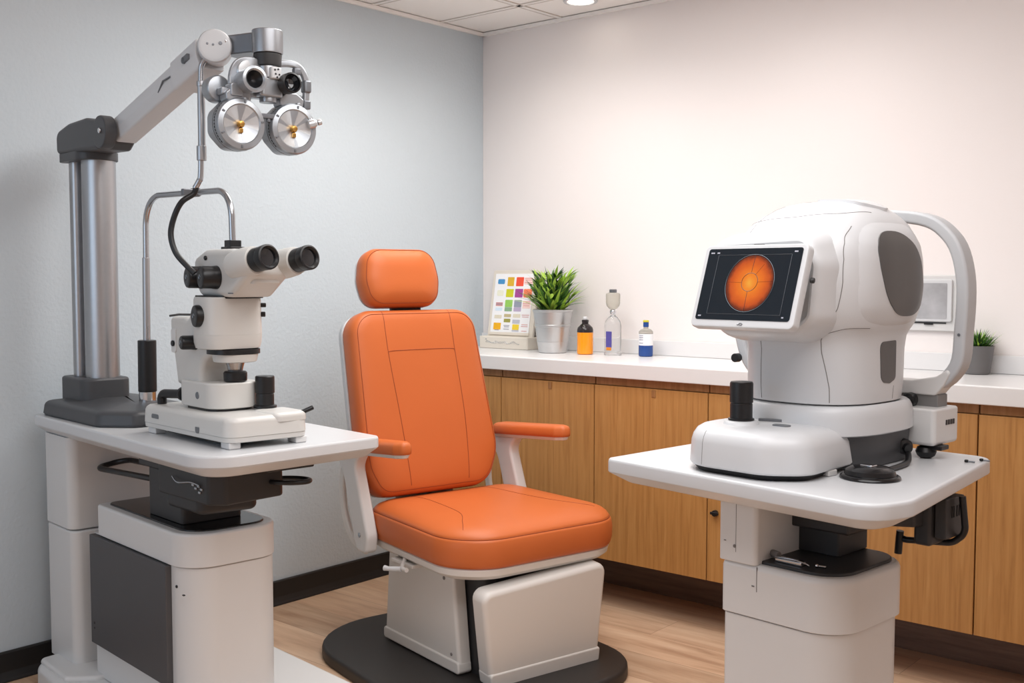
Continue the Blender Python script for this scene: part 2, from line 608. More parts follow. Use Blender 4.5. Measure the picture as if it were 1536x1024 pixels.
# ------------------------------------------------------------------ colour chart stand
CF = Frame(.083, -.122, 0)
t = thing('colour_chart_stand', 'ivory tilted display stand holding a sheet of colour swatches, in the corner of the counter', 'chart stand', CF, (0, 0, .945))
bm = B(); prism(bm, rect(0, 0, .282, .100), .008, prof(.9455, .999, .003, .004)); base = obj('stand_base', bm, M['ivory'], t)
bm = B()
for k in range(26):          # embossed silver scribble
    a = k / 25
    x = .04 + .19 * a
    tube(bm, [(x, -.0008, .972 + .006 * math.sin(a * 17)), (x + .006, -.0012, .975 + .006 * math.sin(a * 23 + 1)), (x + .009, -.0008, .970)], .0009, 6)
tube(bm, [(.038, -.001, .985), (.043, -.0012, .988), (.047, -.001, .986), (.042, -.001, .983)], .0012, 6)
obj('lettering', bm, M['disc'], base)
tilt = Matrix.Translation((.143, .046, .994)) @ Matrix.Rotation(R(-9), 4, 'X') @ Matrix.Diagonal((1.27, 1, 1.02, 1))     # board plane: x across, z up, y thickness


def slab(bm, x0, z0, x1, z1, y0, y1, r=.004, mi=0, X=tilt, b=.001):
    prism(bm, rect(x0, z0, x1, z1), r, prof(y0, y1, b, b, 2), X @ Matrix(((1, 0, 0, 0), (0, 0, -1, 0), (0, 1, 0, 0), (0, 0, 0, 1))), mi, 4)


bm = B(); slab(bm, -.105, 0, .103, .298, -.012, 0, .008); board = obj('board', bm, M['ivory'], t)
sw = ['sw_blue', 'sw_gold', 'sw_red', 'sw_pink', 'sw_cream', 'sw_lime', 'sw_mag', 'sw_salm', 'sw_rose', 'sw_green', 'sw_slate', 'sw_sky', 'sw_sage', 'sw_lav',
      'sw_ltan', 'sw_tan', 'sw_olive', 'sw_stone', 'sw_yel', 'sw_lemon', 'sw_ink']
SI = {s: i + 1 for i, s in enumerate(sw)}
bm = B(); slab(bm, -.092, .022, .085, .282, .0005, .003, .002)
cx = [-.062, -.018, .024, .064]
cells = [('sw_blue', 0, .247, .032, .022), ('sw_gold', 1, .247, .03, .04), ('sw_red', 2, .247, .034, .04), ('sw_pink', 3, .25, .04, .03),
         ('sw_cream', 0, .196, .03, .026), ('sw_lime', 1, .196, .034, .036), ('sw_mag', 2, .196, .036, .038), ('sw_salm', 3, .196, .038, .038),
         ('sw_rose', 0, .146, .032, .016), ('sw_green', 1, .150, .034, .032), ('sw_slate', 2, .150, .034, .032), ('sw_pink', 3, .146, .036, .034),
         ('sw_sky', 0, .124, .032, .014), ('sw_sage', 1, .124, .034, .018), ('sw_lav', 2, .124, .034, .018),
         ('sw_ltan', 0, .09, .034, .016), ('sw_tan', 1, .096, .032, .014), ('sw_ltan', 2, .096, .034, .016),
         ('sw_olive', 1, .074, .03, .016), ('sw_stone', 2, .07, .034, .018),
         ('sw_yel', 0, .048, .034, .03), ('sw_lemon', 2, .046, .03, .024), ('sw_stone', 2, .030, .032, .007)]
for s, c, z, w, h in cells:
    slab(bm, cx[c] - w / 2, z - h / 2, cx[c] + w / 2, z + h / 2, .003, .0037, .005 if s in ('sw_salm', 'sw_blue', 'sw_cream') else .002, SI[s], b=.0002)
for c, z, w in ((3, .262, .034), (3, .254, .026), (3, .243, .036), (3, .158, .03), (3, .15, .034), (3, .141, .028), (3, .1, .034), (3, .092, .03), (1, .052, .028), (1, .046, .022),
                (1, .036, .026), (3, .058, .028), (3, .05, .03), (0, .031, .02), (3, .03, .024), (0, .149, .03), (0, .144, .03)):
    slab(bm, cx[c] - w / 2, z - .0012, cx[c] + w / 2, z + .0012, .0036, .0041, .0006, SI['sw_ink'] if c != 3 else SI['sw_rose'], b=.0001)
obj('swatch_sheet', bm, [M['paper']] + [M[s] for s in sw], board)
bm = B(); slab(bm, -.096, .010, .088, .022, .0005, .006, .002); obj('sheet_ledge', bm, M['ivory'], board)


# ------------------------------------------------------------------ plants
def blade(bm, base, az, lean, L, w, curl, mi, seg=6, twist=0.):
    p = Vector(base)
    d = Vector((math.cos(az), math.sin(az), 0))
    side = Vector((-d.y, d.x, 0))
    th = lean
    rows = []
    for i in range(seg + 1):
        k = i / seg
        ww = w * (.35 + 1.0 * math.sin(PI * min(1, k * .9 + .12))) * (1 - k ** 3) * .75
        s = side * math.cos(twist * k) + Vector((0, 0, 1)) * math.sin(twist * k)
        n = (d * math.cos(th) - Vector((0, 0, 1)) * math.sin(th)) * -.18 * ww
        rows.append((p - s * ww, p + n, p + s * ww))
        p = p + (d * math.sin(th) + Vector((0, 0, 1)) * math.cos(th)) * (L / seg)
        th += curl / seg
    vs = [[bm.verts.new(q) for q in r] for r in rows]
    for a, b in zip(vs, vs[1:]):
        for j in (0, 1):
            f = bm.faces.new((a[j], a[j + 1], b[j + 1], b[j]))
            f.material_index = mi


PF = Frame(.537, -.16, 0)
t = thing('potted_plant', 'leafy green plant in a ribbed silver bucket pot on the counter', 'potted plant', PF, (0, 0, .945))
bm = B(); lathe(bm, [(.055, .9455), (.059, .947), (.060, .951), (.0665, .990), (.0675, .991), (.0675, .994), (.067, .996), (.0745, 1.055), (.0775, 1.057), (.0775, 1.063), (.0755, 1.065), (.083, 1.117), (.0855, 1.119), (.0858, 1.127), (.083, 1.128), (.078, 1.118)], 44, None, 0, True, False)
pot = obj('pot', bm, M['zinc'], t)
bm = B(); lathe(bm, [(.0795, 1.117), (.04, 1.12), (.001, 1.122)], 28); obj('soil', bm, M['soil'], pot)
bm = B()
rr = random.Random(3)
for k in range(150):
    az = rr.uniform(0, 2 * PI)
    q = rr.random()
    rad = rr.uniform(0, .045)
    blade(bm, (rad * math.cos(az), rad * math.sin(az), 1.115), az + rr.uniform(-.5, .5), .05 + q * .85, rr.uniform(.12, .215) * (1 - .2 * q), rr.uniform(.007, .0105),
          rr.uniform(.15, .9), rr.choice((0, 0, 1, 1, 2)), 6, rr.uniform(-.5, .5))
for k in range(64):      # shoots half way up, giving the tufted outline
    az = rr.uniform(0, 2 * PI)
    rad = rr.uniform(.02, .085)
    z = rr.uniform(1.15, 1.255)
    for j in range(3):
        blade(bm, (rad * math.cos(az), rad * math.sin(az), z), az + rr.uniform(-1.1, 1.1), rr.uniform(.2, 1.0), rr.uniform(.05, .08), .0075, rr.uniform(.2, .8), rr.choice((0, 1, 1, 2)), 5, rr.uniform(-.6, .6))
obj('foliage', bm, [M['leaf'], M['leaf2'], M['leaf3']], t, wn=False)
bm = B()
for (x, y, z, s) in ((.005, -.062, 1.205, .021), (.03, -.05, 1.225, .019), (-.022, -.055, 1.235, .015), (.035, -.06, 1.185, .013)):     # broad lime leaves at the front
    a = [(-.1, -1), (.75, -.35), (1, .35), (.55, .85), (0, .55), (-.55, .85), (-1, .35), (-.75, -.35)]
    c = bm.verts.new((x, y - .005, z))
    o_ = [bm.verts.new((x + s * px, y + .006 * abs(px), z + s * py)) for px, py in a]
    for i in range(8):
        bm.faces.new((c, o_[i], o_[(i + 1) % 8]))
obj('broad_leaves', bm, M['leaf2'], t, wn=False)

SF = Frame(2.236, -.062, 0)
t = thing('potted_grass', 'small tuft of green grass in a tapered dark grey pot on the counter at right', 'potted plant', SF, (0, 0, .945))
bm = B(); lathe(bm, [(.036, .9455), (.039, .947), (.040, .951), (.0515, 1.036), (.0525, 1.037), (.0525, 1.039), (.049, 1.039), (.047, 1.03)], 40, None, 0, True, False)
pot = obj('pot', bm, M['pot'], t)
bm = B(); lathe(bm, [(.0475, 1.030), (.02, 1.032), (.001, 1.033)], 24); obj('soil', bm, M['soil'], pot)
bm = B()
for k in range(190):
    az = rr.uniform(0, 2 * PI)
    q = rr.random()
    rad = rr.uniform(0, .036)
    blade(bm, (rad * math.cos(az), rad * math.sin(az), 1.03), az + rr.uniform(-.3, .3), .1 + 1.0 * q, rr.uniform(.045, .078), .0034, rr.uniform(.1, .6), rr.choice((0, 0, 1, 2)), 4)
obj('grass_blades', bm, [M['leaf'], M['leaf2'], M['leaf3']], t, wn=False)

# ------------------------------------------------------------------ bottles on the counter
BF = Frame(.706, -.158, 0)
t = thing('amber_bottle', 'squat bottle of bright amber liquid with black shoulder and white cap on counter', 'bottle', BF, (0, 0, .945))
bm = B(); lathe(bm, [(.029, .9455), (.0325, .948), (.0335, .953), (.0335, 1.036)], 32); obj('body', bm, M['gold_amber'], t, 'amber lower half filled with liquid')
bm = B(); lathe(bm, [(.0336, 1.036), (.0336, 1.046), (.031, 1.056), (.020, 1.067), (.0135, 1.072), (.0135, 1.079), (.0145, 1.0795), (.0145, 1.087), (.012, 1.088)], 32); obj('shoulder', bm, M['bottle_dark'], t, 'black shoulder and neck')
bm = B(); lathe(bm, [(.0085, 1.088), (.0095, 1.089), (.0095, 1.097), (.006, 1.101)], 20); obj('cap', bm, M['white_b'], t, 'small white cap')

BF = Frame(.815, -.115, 0)
t = thing('glass_dropper_bottle', 'tall clear glass bottle topped by a frosted bulb, holding a violet label', 'bottle', BF, (0, 0, .945))
bm = B(); lathe(bm, [(.034, .9455), (.0365, .947), (.0365, .951), (.0345, .955), (.0345, 1.066), (.030, 1.084), (.020, 1.098), (.011, 1.106), (.010, 1.112)], 36); obj('body', bm, M['bottle_clear'], t)
bm = B(); lathe(bm, [(.009, 1.1125), (.0125, 1.118), (.013, 1.124), (.009, 1.131)], 24); obj('collar', bm, M['chrome'], t, 'silver ball collar')
bm = B(); lathe(bm, [(.010, 1.1315), (.016, 1.134), (.026, 1.146), (.029, 1.158), (.0295, 1.19), (.028, 1.197), (.018, 1.2)], 32); obj('bulb', bm, M['frost'], t, 'frosted upper bulb')
bm = B(); lathe(bm, [(.0145, 1.2005), (.0155, 1.202), (.0155, 1.212), (.013, 1.214)], 24); obj('stopper', bm, M['gun'], t, 'grey stopper')
bm = B(); box(bm, -.008, -.0385, .978, .020, -.0355, 1.043, .001, r=.005, mi=0); box(bm, -.006, -.0385, .966, .018, -.0357, .979, .001, r=.004, mi=1)
obj('label', bm, [M['violet'], M['orange']], t, 'violet label with orange foot')

BF = Frame(.962, -.094, 0)
t = thing('blue_bottle', 'small bottle half full of dark blue liquid with white label and yellow cap', 'bottle', BF, (0, 0, .945))
bm = B(); lathe(bm, [(.026, .9455), (.0285, .948), (.029, .953), (.029, .990)], 32); obj('liquid_base', bm, M['blue_liq'], t, 'dark blue lower half')
bm = B(); lathe(bm, [(.0291, .990), (.0291, 1.036)], 32); obj('label', bm, M['paper'], t, 'white paper label')
bm = B()
for z in (1.03, 1.022, 1.013, 1.0):
    box(bm, -.012, -.0305, z - .0012, .006, -.0285, z + .0012, .0002)
obj('print', bm, M['sw_ink'], t, 'grey lines of print')
bm = B(); lathe(bm, [(.029, 1.036), (.028, 1.046), (.020, 1.054), (.010, 1.057), (.0095, 1.063)], 32); obj('shoulder', bm, M['frost'], t)
bm = B(); lathe(bm, [(.0095, 1.063), (.0112, 1.064), (.0112, 1.082), (.0095, 1.083)], 24); obj('neck', bm, M['blue_liq'], t, 'blue neck')
bm = B(); lathe(bm, [(.0115, 1.083), (.0122, 1.084), (.0122, 1.089), (.010, 1.091)], 24); obj('cap', bm, M['yellow'], t, 'thin yellow cap')

# ------------------------------------------------------------------ framed panel on the back wall
t = thing('wall_panel_frame', 'white framed panel with cloudy grey picture on back wall behind the retinal camera', 'picture frame', WORLD, (2.0, -.001, 1.08))
XZ = Matrix(((1, 0, 0, 0), (0, 0, -1, 0), (0, 1, 0, 0), (0, 0, 0, 1)))          # outline in x,z, thickness towards -y
bm = B(); prism(bm, rect(1.84, 1.08, 2.152, 1.27), .006, prof(.001, .016, 0, .003), XZ); obj('back_plate', bm, M['white'], t)
bm = B(); prism(bm, rect(1.86, 1.112, 2.138, 1.255), .006, prof(.0162, .026, 0, .003), XZ); fr = obj('frame', bm, M['white_b'], t)
bm = B(); prism(bm, rect(1.873, 1.122, 2.122, 1.243), .004, prof(.0262, .0272, 0, .0004), XZ); obj('picture', bm, M['fogpic'], fr, 'cloudy grey picture')
bm = B(); box(bm, 1.86, -.0205, 1.1055, 2.118, -.0165, 1.1095, .001); box(bm, 2.045, -.023, 1.101, 2.075, -.017, 1.1052, .001); obj('latch', bm, M['black'], fr, 'thin black latch bar')

# ------------------------------------------------------------------ left instrument table
t = thing('instrument_table', 'white pedestal table with chamfered top carrying the microscope and phoropter tower', 'table', LT, (.5, .25, 0))
TOP_L = [(0, 0), (1.143, -.010), (1.120, .515), (0, .52)]
bm = B()
loft(bm, [[(x, y, z) for x, y in rpoly(TOP_L, [.035, .10, .03, .03], o, 10)] for z, o in
          ((.783, .040), (.786, .034), (.806, .006), (.809, .0025), (.8105, .0025), (.8105, .0015), (.812, 0), (.833, 0), (.837, .0012), (.8395, .0035), (.84, .007))])
obj('tabletop', bm, M['white_b'], t)
bm = B(); prism(bm, rect(.020, .03, .215, .46), [.012, .03, .02, .02], prof(.506, .784, .004, 0)); obj('column', bm, M['white'], t, 'upper half of the rear column')
bm = B(); prism(bm, rect(.022, .032, .226, .46), [.012, .03, .02, .02], prof(.09, .503, 0, .006)); obj('column', bm, M['white'], t, 'lower half of the rear column')
bm = B(); prism(bm, rect(.30, .062, .905, .335), [.015, .085, .07, .02], prof(.09, .5135, 0, .003), n=10); cabn = obj('cabinet', bm, M['white'], t)
for p, q, r in (((.835, .066, .462), (.835, .0605, .462), .004), ((.34, .0455, .254), (.34, .0435, .254), .004), ((.34, .0455, .239), (.34, .0435, .239), .003)):
    bm = B(); cyl(bm, p, q, r); obj('screw', bm, M['black'], cabn)
bm = B(); box(bm, .870, .060, .446, .878, .066, .449, .001); obj('slot_mark', bm, M['black'], cabn)
bm = B(); prism(bm, rect(.315, .045, .808, .10), .003, prof(.192, .5125, .002, .002)); obj('side_panel', bm, M['panel'], cabn, 'charcoal rectangular side panel')
bm = B(); prism(bm, rect(.335, .055, .911, .338), [.03, .09, .075, .04], prof(.516, .604, .002, .008), n=10); cap = obj('cabinet_cap', bm, M['white'], t)
bm = B(); prism(bm, rect(.362, .080, .884, .316), [.03, .075, .06, .04], prof(.6, .6085, 0, .003), n=10); obj('tray', bm, M['gloss'], cap, 'glossy black tray on the pedestal')
bm = B()
prism(bm, [(.065, -.04), (.93, -.09), (1.06, .10), (1.06, .585), (-.01, .585)], [.08, .15, .12, .16, .03], prof(.0, .088, .003, .02), n=8)
prism(bm, [(.085, -.025), (.30, -.03), (.36, .04), (.36, .44), (.02, .44)], .02, prof(.088, .10, 0, .010), n=4)
obj('foot_plate', bm, M['white'], t)
bm = B()
prism(bm, rect(.585, .105, .79, .28), .012, prof(.609, .74, .002, .002)); box(bm, .61, .12, .74, .77, .28, .783, .002)
obj('lift_post', bm, M['dark'], t)
bm = B()
prism(bm, [(.70, .075), (.97, .085), (1.0, .12), (.98, .30), (.70, .30)], .02, prof(.69, .783, .006, .002))
prism(bm, [(.72, .085), (.92, .09), (.94, .25), (.72, .27)], .03, prof(.655, .69, .014, 0))
box(bm, .56, .09, .745, .70, .27, .783, .004)
box(bm, .95, .22, .765, 1.03, .36, .783, .004)
mech = obj('lift_mechanism', bm, M['dark'], t)
bm = B()
for (u, z) in ((.90, .735), (.915, .728), (.93, .735), (.935, .72), (.945, .729)):
    box(bm, u - .006, .079, z - .003, u + .006, .088, z + .003, .001)
tube(bm, smooth_path([(.80, .073, .745), (.84, .068, .735), (.90, .074, .742), (.94, .078, .738)]), .002, 6)
obj('clamp_fittings', bm, M['steel'], mech)
bm = B(); tube(bm, arc_path([(.62, .12, .705), (.24, .105, .69), (.205, .15, .692), (.24, .20, .705), (.62, .20, .718)], .05), .0085, 10); obj('handle', bm, M['black'], t, 'long black loop handle on the wall side')
bm = B()
ring = [(1.0 + .048 * math.cos(a), .30 + .04 * math.sin(a) + .02 * math.cos(a), .732) for a in [2 * PI * k / 28 for k in range(28)]]
tube(bm, ring, .0065, 10, closed=True); cyl(bm, (.93, .245, .732), (.958, .272, .732), .011)
obj('handle', bm, M['black'], t, 'small black ring handle on the chair side')

# ------------------------------------------------------------------ phoropter tower and arm
t = thing('phoropter_stand', 'instrument tower on the left table with twin aluminium pillars and white swing arm', 'instrument stand', LT, (.2, .17, .84))
TB = [(.024, .018), (.44, .024), (.525, .10), (.525, .33), (.06, .335), (.024, .30)]
bm = B(); loft(bm, [[(x, y, z) for x, y in rpoly(TB, [.03, .05, .04, .04, .03, .03], o, 8)] for z, o in ((.8405, .006), (.8425, .003), (.846, .003), (.847, 0), (.872, .004), (.879, .008), (.884, .016), (.887, .03), (.896, .09), (.899, .11))]); base = obj('stand_base', bm, M['char'], t)
bm = B(); prism(bm, rect(.020, .078, .225, .225), [.035, .045, .03, .03], prof(.885, .957, 0, .008), n=8); obj('pillar_socket', bm, M['char'], base)
bm = B(); lathe(bm, [(.050, .955), (.050, 1.63)], 48, Matrix.Translation((.158, .162, 0))); obj('pillar', bm, M['alu'], t, 'thick brushed aluminium pillar')
bm = B(); prism(bm, rect(.046, .110, .088, .152), .016, prof(.955, 1.63)); obj('pillar', bm, M['alu'], t, 'slim aluminium pillar beside the thick one')
bm = B()
prism(bm, rect(.028, .088, .212, .218), [.02, .05, .05, .02], prof(1.615, 1.640, .002, 0), n=8)
# housing lying along the arm: outline in (u,z), thickness in v
HX = Matrix.Translation((0, .192, 0)) @ XZ
prism(bm, [(.028, 1.640), (.33, 1.632), (.372, 1.660), (.345, 1.712), (.25, 1.730), (.12, 1.726), (.025, 1.708)], [.016, .02, .03, .05, .06, .06, .03], prof(0, .108, .012, .012), HX, n=5)
cyl(bm, (.372, .112, 1.676), (.372, .076, 1.676), .047, b=.005, seg=36)
jh = obj('joint_housing', bm, M['char'], t)
bm = B(); cyl(bm, (.385, .0765, 1.678), (.385, .070, 1.678), .008, b=.002); obj('pivot_screw', bm, M['chrome'], jh)
A0, A1 = Vector((.375, .150, 1.684)), Vector((.855, .178, 1.842))
ax = (A1 - A0).normalized()
AX = axis_mat(A0, ax)                     # x sideways, y up across the arm
L_ = (A1 - A0).length
bm = B(); prism(bm, [(-.032, -.036), (.032, -.036), (.036, -.004), (.028, .036), (-.028, .036), (-.036, -.004)], .008, prof(.0, L_ * .78, .002, .002), AX); obj('arm', bm, M['white_b'], t, 'white hexagonal swing arm')
bm = B(); prism(bm, [(-.037, -.042), (.037, -.042), (.041, -.004), (.033, .041), (-.033, .041), (-.041, -.004)], .010, prof(L_ * .70, L_ * .97, .003, .003), AX); slv = obj('arm_sleeve', bm, M['white_b'], t)
bm = B(); cyl(bm, AX @ Vector((-.047, .004, L_ * .86)), AX @ Vector((-.036, .004, L_ * .86)), .009); box(bm, -.047, -.004, L_ * .86, -.034, .012, L_ * .91, .002, AX)
obj('release_catch', bm, M['gun'], slv)
bm = B(); tube(bm, [AX @ Vector(p) for p in ((-.036, .000, L_ * .695), (-.039, .004, L_ * .62), (-.034, -.010, L_ * .54))], .0025, 8)
obj('pull_cord', bm, M['gun'], slv)
K = Vector((.862, .182, 1.850))
VD = Vector((.87, -.49, 0)).normalized()  # direction the knuckle's round face looks
bm = B()
cyl(bm, K - VD * .038, K + VD * .042, .043, b=.010, seg=36)
kn = obj('knuckle', bm, M['white_b'], t)
for k, (a, b) in enumerate(((-.018, .004), (-.004, .002), (.014, .006))):
    s = Vector((.49, .87, 0))
    c = K + VD * .0425 + s * a + Vector((0, 0, b))
    bm = B(); cyl(bm, c - VD * .002, c + VD * .0012, .003 if k != 2 else .0048, seg=12)
    obj('screw', bm, M['gun'], kn)
# bracket runs sideways from the knuckle to the swivel drum
SD = Vector((.985, .262, 1.862))          # drum centre
KB = Vector((.878, .222, 1.858))
dr = (SD - KB); dr.z = 0; Lb = dr.length
BX = axis_mat((KB.x, KB.y, 1.858), dr)
bm = B(); prism(bm, rect(-.028, -.026, .028, .024), .005, prof(-.005, Lb, .003, 0), BX)
brk = obj('bracket', bm, M['gun'], t)
bm = B(); cyl(bm, (SD.x, SD.y, 1.828), (SD.x, SD.y, 1.888), .039, b=.003, seg=40); obj('swivel_drum', bm, M['drum'], brk)
bm = B(); cyl(bm, KB + Vector((.0, -.03, .004)) + dr.normalized() * .015, KB + Vector((.018, -.045, .004)) + dr.normalized() * .015, .006); obj('screw', bm, M['chrome'], brk)
bm = B(); cyl(bm, (SD.x, SD.y, 1.797), (SD.x, SD.y, 1.828), .034, .036, .003, 32); obj('swivel_collar', bm, M['dark'], brk)

# ------------------------------------------------------------------ phoropter head (own frame: x = towards the sitter, y = across)
sw_ = LT.m @ Vector((SD.x, SD.y, 0))
PH = Frame(sw_.x, sw_.y, -10.7)
t = thing('phoropter', 'silver phoropter head with two round lens dials hanging from the tower arm', 'phoropter', PH, (0, 0, 1.797))
Zd = 1.644


def px(p, d=(1, 0, 0), roll=(0, 0, 1)):
    return axis_mat(p, d, roll)


bm = B(); cyl(bm, (0, 0, 1.720), (0, 0, 1.7965), .024, b=.002, seg=28); cyl(bm, (0, 0, 1.766), (0, 0, 1.7968), .029, b=.002, seg=28)
obj('stem', bm, M['steel'], t)
bm = B()
prism(bm, rect(-.035, -.036, .03, .030), .012, prof(1.718, 1.765, .006, .004)); cyl(bm, (0, 0, 1.706), (0, 0, 1.72), .022, seg=24)
box(bm, -.03, -.125, 1.716, .0, .100, 1.735, .004)
yoke = obj('yoke', bm, M['lgrey'], t)
bm = B(); box(bm, .012, -.010, 1.762, .040, .020, 1.792, .004, r=.006); obj('level_box', bm, M['white_b'], yoke)
bm = B()
for (y, z) in ((.0, 1.784), (.009, 1.786), (.002, 1.774), (.012, 1.773), (.006, 1.766)):
    cyl(bm, (.040, y, z), (.0412, y, z), .0025, seg=10)
obj('indicator_marks', bm, M['black'], yoke)
for s in (-1, 1):
    y = -.083 if s < 0 else .063
    # eye tube above each dial
    bm = B()
    e0 = (.02, -.062 if s < 0 else .034, 1.752)
    X = px(e0)
    if s < 0:
        lathe(bm, [(.030, -.03), (.031, .02), (.0325, .03), (.0325, .036), (.026, .038), (.022, .034), (.020, .01)], 32, X, 0, True, False)
        eye = obj('eye_tube', bm, M['lgrey'], t, 'silver ring eye tube with black bore')
        bm = B(); lathe(bm, [(.0198, .012), (.0215, .033), (.012, .02), (.001, .016)], 28, X); obj('bore', bm, M['black'], eye)
    else:
        lathe(bm, [(.022, -.03), (.023, .02), (.026, .022), (.026, .046), (.022, .048), (.020, .044), (.018, .01)], 32, X, 0, True, False)
        eye = obj('eye_tube', bm, M['black'], t, 'black flared eye tube')
        bm = B(); lathe(bm, [(.0178, .012), (.0195, .043), (.012, .03), (.001, .026)], 28, X); obj('bore', bm, M['lens'], eye)
    # carrier between yoke and dial
    bm = B()
    prism(bm, [(y - .034, 1.700), (y + .030, 1.700), (y + .034, 1.722), (y + .012, 1.737), (y - .016, 1.737), (y - .036, 1.722)], .008, prof(-.03, .012, .004, .004),
          Matrix(((0, 0, 1, 0), (1, 0, 0, 0), (0, 1, 0, 0), (0, 0, 0, 1))))
    cyl(bm, (-.01, y - .012, 1.690), (-.01, y - .012, 1.704), .012, seg=18)
    cyl(bm, (.008, y + .016, 1.700), (.008, y + .016, 1.712), .009, seg=16)
    obj('carrier', bm, M['lgrey'], t)
    # dial: rear drum, bevelled front ring, disc, knob
    X = px((-.012, y, Zd))
    dial = bpy.data.objects.new('lens_dial', None); dial.empty_display_size = .02
    COL.objects.link(dial); dial.parent = t
    bm = B()
    prism(bm, [(.066 * math.cos(PI / 8 + k * PI / 4) * 1.03, .066 * math.sin(PI / 8 + k * PI / 4) * 1.03) for k in range(8)], .03, prof(-.034, .006, .006, .003), X)
    lathe(bm, [(.058, .004), (.0645, .006), (.0655, .010), (.0655, .026), (.062, .033), (.050, .036), (.047, .033)], 48, X, 0, True, False)
    obj('dial_drum', bm, M['lgrey'], dial)
    bm = B(); lathe(bm, [(.066, .0068), (.0664, .0072), (.0664, .0084), (.066, .0088)], 48, X, 0, False, False)
    for k in range(14):
        a = PI * .75 + k * .12
        box(bm, -.0012, -.003, -.0006, .0012, .003, .0006, .0003, X @ Matrix.Rotation(a, 4, 'Z') @ Matrix.Translation((.0662, 0, .018)) @ Matrix.Rotation(PI / 2, 4, 'Y'))
    obj('dial_scale', bm, M['dark'], dial)
    bm = B()
    n = 24
    for k in range(n):                      # shallow cone of wedges
        a0, a1 = 2 * PI * k / n, 2 * PI * (k + 1) / n
        q = [X @ Vector((r * math.cos(a), r * math.sin(a), z)) for r, a, z in ((.008, a0, .024), (.008, a1, .024), (.0475, a1, .033), (.0475, a0, .033))]
        f = bm.faces.new([bm.verts.new(p) for p in q])
        f.material_index = (0, 0, 1, 0, 0, 1, 1, 0)[k % 8]
    bmesh.ops.remove_doubles(bm, verts=bm.verts, dist=.0004)
    obj('lens_disc', bm, [M['disc'], M['lgrey']], dial, wn=False)
    bm = B(); lathe(bm, [(.009, .022), (.0095, .030), (.007, .036), (.003, .037)], 20, X)
    box(bm, -.005, -.022, .026, .005, -.010, .033, .002, X)
    obj('dial_knob', bm, M['gold'], dial, 'small brass knob')
    for a in (.15, 1.4, 2.6, 3.6, PI * 1.5):
        bm = B(); box(bm, -.004, -.0025, -.0, .004, .0025, .002, .0008, X @ Matrix.Rotation(a, 4, 'Z') @ Matrix.Translation((.056, 0, .0345)))
        obj('ring_mark', bm, M['gun'], dial)
# curved side arms
bm = B()
tube(bm, smooth_path([(.0, -.02, 1.785), (.005, -.045, 1.800), (.0, -.078, 1.793), (-.005, -.090, 1.760), (-.004, -.088, 1.722)], 6), .008, flat=(.03, .012, .004), up=(1, 0, 0))
prism(bm, rect(-.108, 1.712, -.074, 1.745), .006, prof(-.02, .016, .004, .004), Matrix(((0, 0, 1, 0), (1, 0, 0, 0), (0, 1, 0, 0), (0, 0, 0, 1))))
obj('side_arm', bm, M['lgrey'], t, 'grey curved arm on the tower side')
bm = B()
lathe(bm, [(.030, -.03), (.034, -.026), (.034, .0), (.030, .006), (.012, .009)], 28, px((-.04, -.115, 1.735))); obj('auxiliary_dial', bm, M['lgrey'], t)
bm = B()
lathe(bm, [(.026, -.006), (.029, 0), (.026, .006), (.010, .007)], 26, px((.004, -.058, 1.779))); obj('thumb_wheel', bm, M['disc'], t)
bm = B()
tube(bm, smooth_path([(-.008, .02, 1.806), (-.004, .05, 1.812), (.0, .078, 1.810), (.0, .098, 1.795), (.0, .108, 1.765), (0, .106, 1.70)], 6), .008, flat=(.018, .013, .005), up=(1, 0, 0))
arm = obj('side_arm', bm, M['lgrey'], t, 'grey curved arm on the counter side')
bm = B(); box(bm, -.012, .097, 1.742, .012, .120, 1.774, .005, r=.007); box(bm, -.010, .096, 1.700, .010, .118, 1.722, .003, r=.005); box(bm, -.006, .070, 1.786, .010, .090, 1.802, .003, r=.004)
obj('slide_block', bm, M['gun'], arm)
bm = B(); tube(bm, [(.0, .104, 1.70), (.012, .104, 1.685), (.03, .112, 1.664)], .003, 8); lathe(bm, [(.010, -.012), (.012, -.010), (.012, .004), (.007, .012)], 18, px((.03, .110, 1.660), (.3, .9, .25)))
cyl(bm, (.034, .122, 1.663), (.036, .132, 1.667), .008, seg=14)
obj('axis_knob', bm, M['disc'], arm)
bm = B(); tube(bm, [(.014, -.018, 1.668), (.014, .0, 1.668), (.014, .018, 1.668)], .003, 8); cyl(bm, (.012, -.006, 1.655), (.012, -.006, 1.669), .006, seg=14); box(bm, .0, -.03, 1.664, .02, .02, 1.676, .002); obj('bridge_knob', bm, M['gun'], t)

# ------------------------------------------------------------------ hanging conduit with hose
t = thing('conduit', 'thin steel conduit with black hose hanging from the tower arm to the microscope', 'conduit', LT, (.85, .146, 1.48))
c0, c1 = (.853, .146, 1.800), (.849, .143, 1.520)
bm = B(); tube(bm, smooth_path([(.868, .160, 1.826), (.858, .149, 1.810), (.853, .146, 1.782), (.851, .1445, 1.65), (.849, .143, 1.530), (.846, .139, 1.510), (.838, .132, 1.492)], 8), .0075, 14); obj('rod', bm, M['steel'], t)
bm = B(); cyl(bm, (.8525, .1455, 1.585), (.8525, .1455, 1.755), .0095, seg=18); cyl(bm, (.8515, .1448, 1.562), (.8515, .1448, 1.60), .0125, seg=18); cyl(bm, (.8528, .1457, 1.75), (.8528, .1457, 1.764), .0115, seg=18); obj('sleeve', bm, M['alu'], t)
bm = B(); tube(bm, smooth_path([(.840, .134, 1.498), (.836, .129, 1.478), (.826, .10, 1.455), (.812, .085, 1.415), (.812, .076, 1.37), (.826, .082, 1.325), (.852, .10, 1.290), (.868, .112, 1.272)], 8), .0075, 12); obj('hose', bm, M['black'], t, 'black flexible hose')

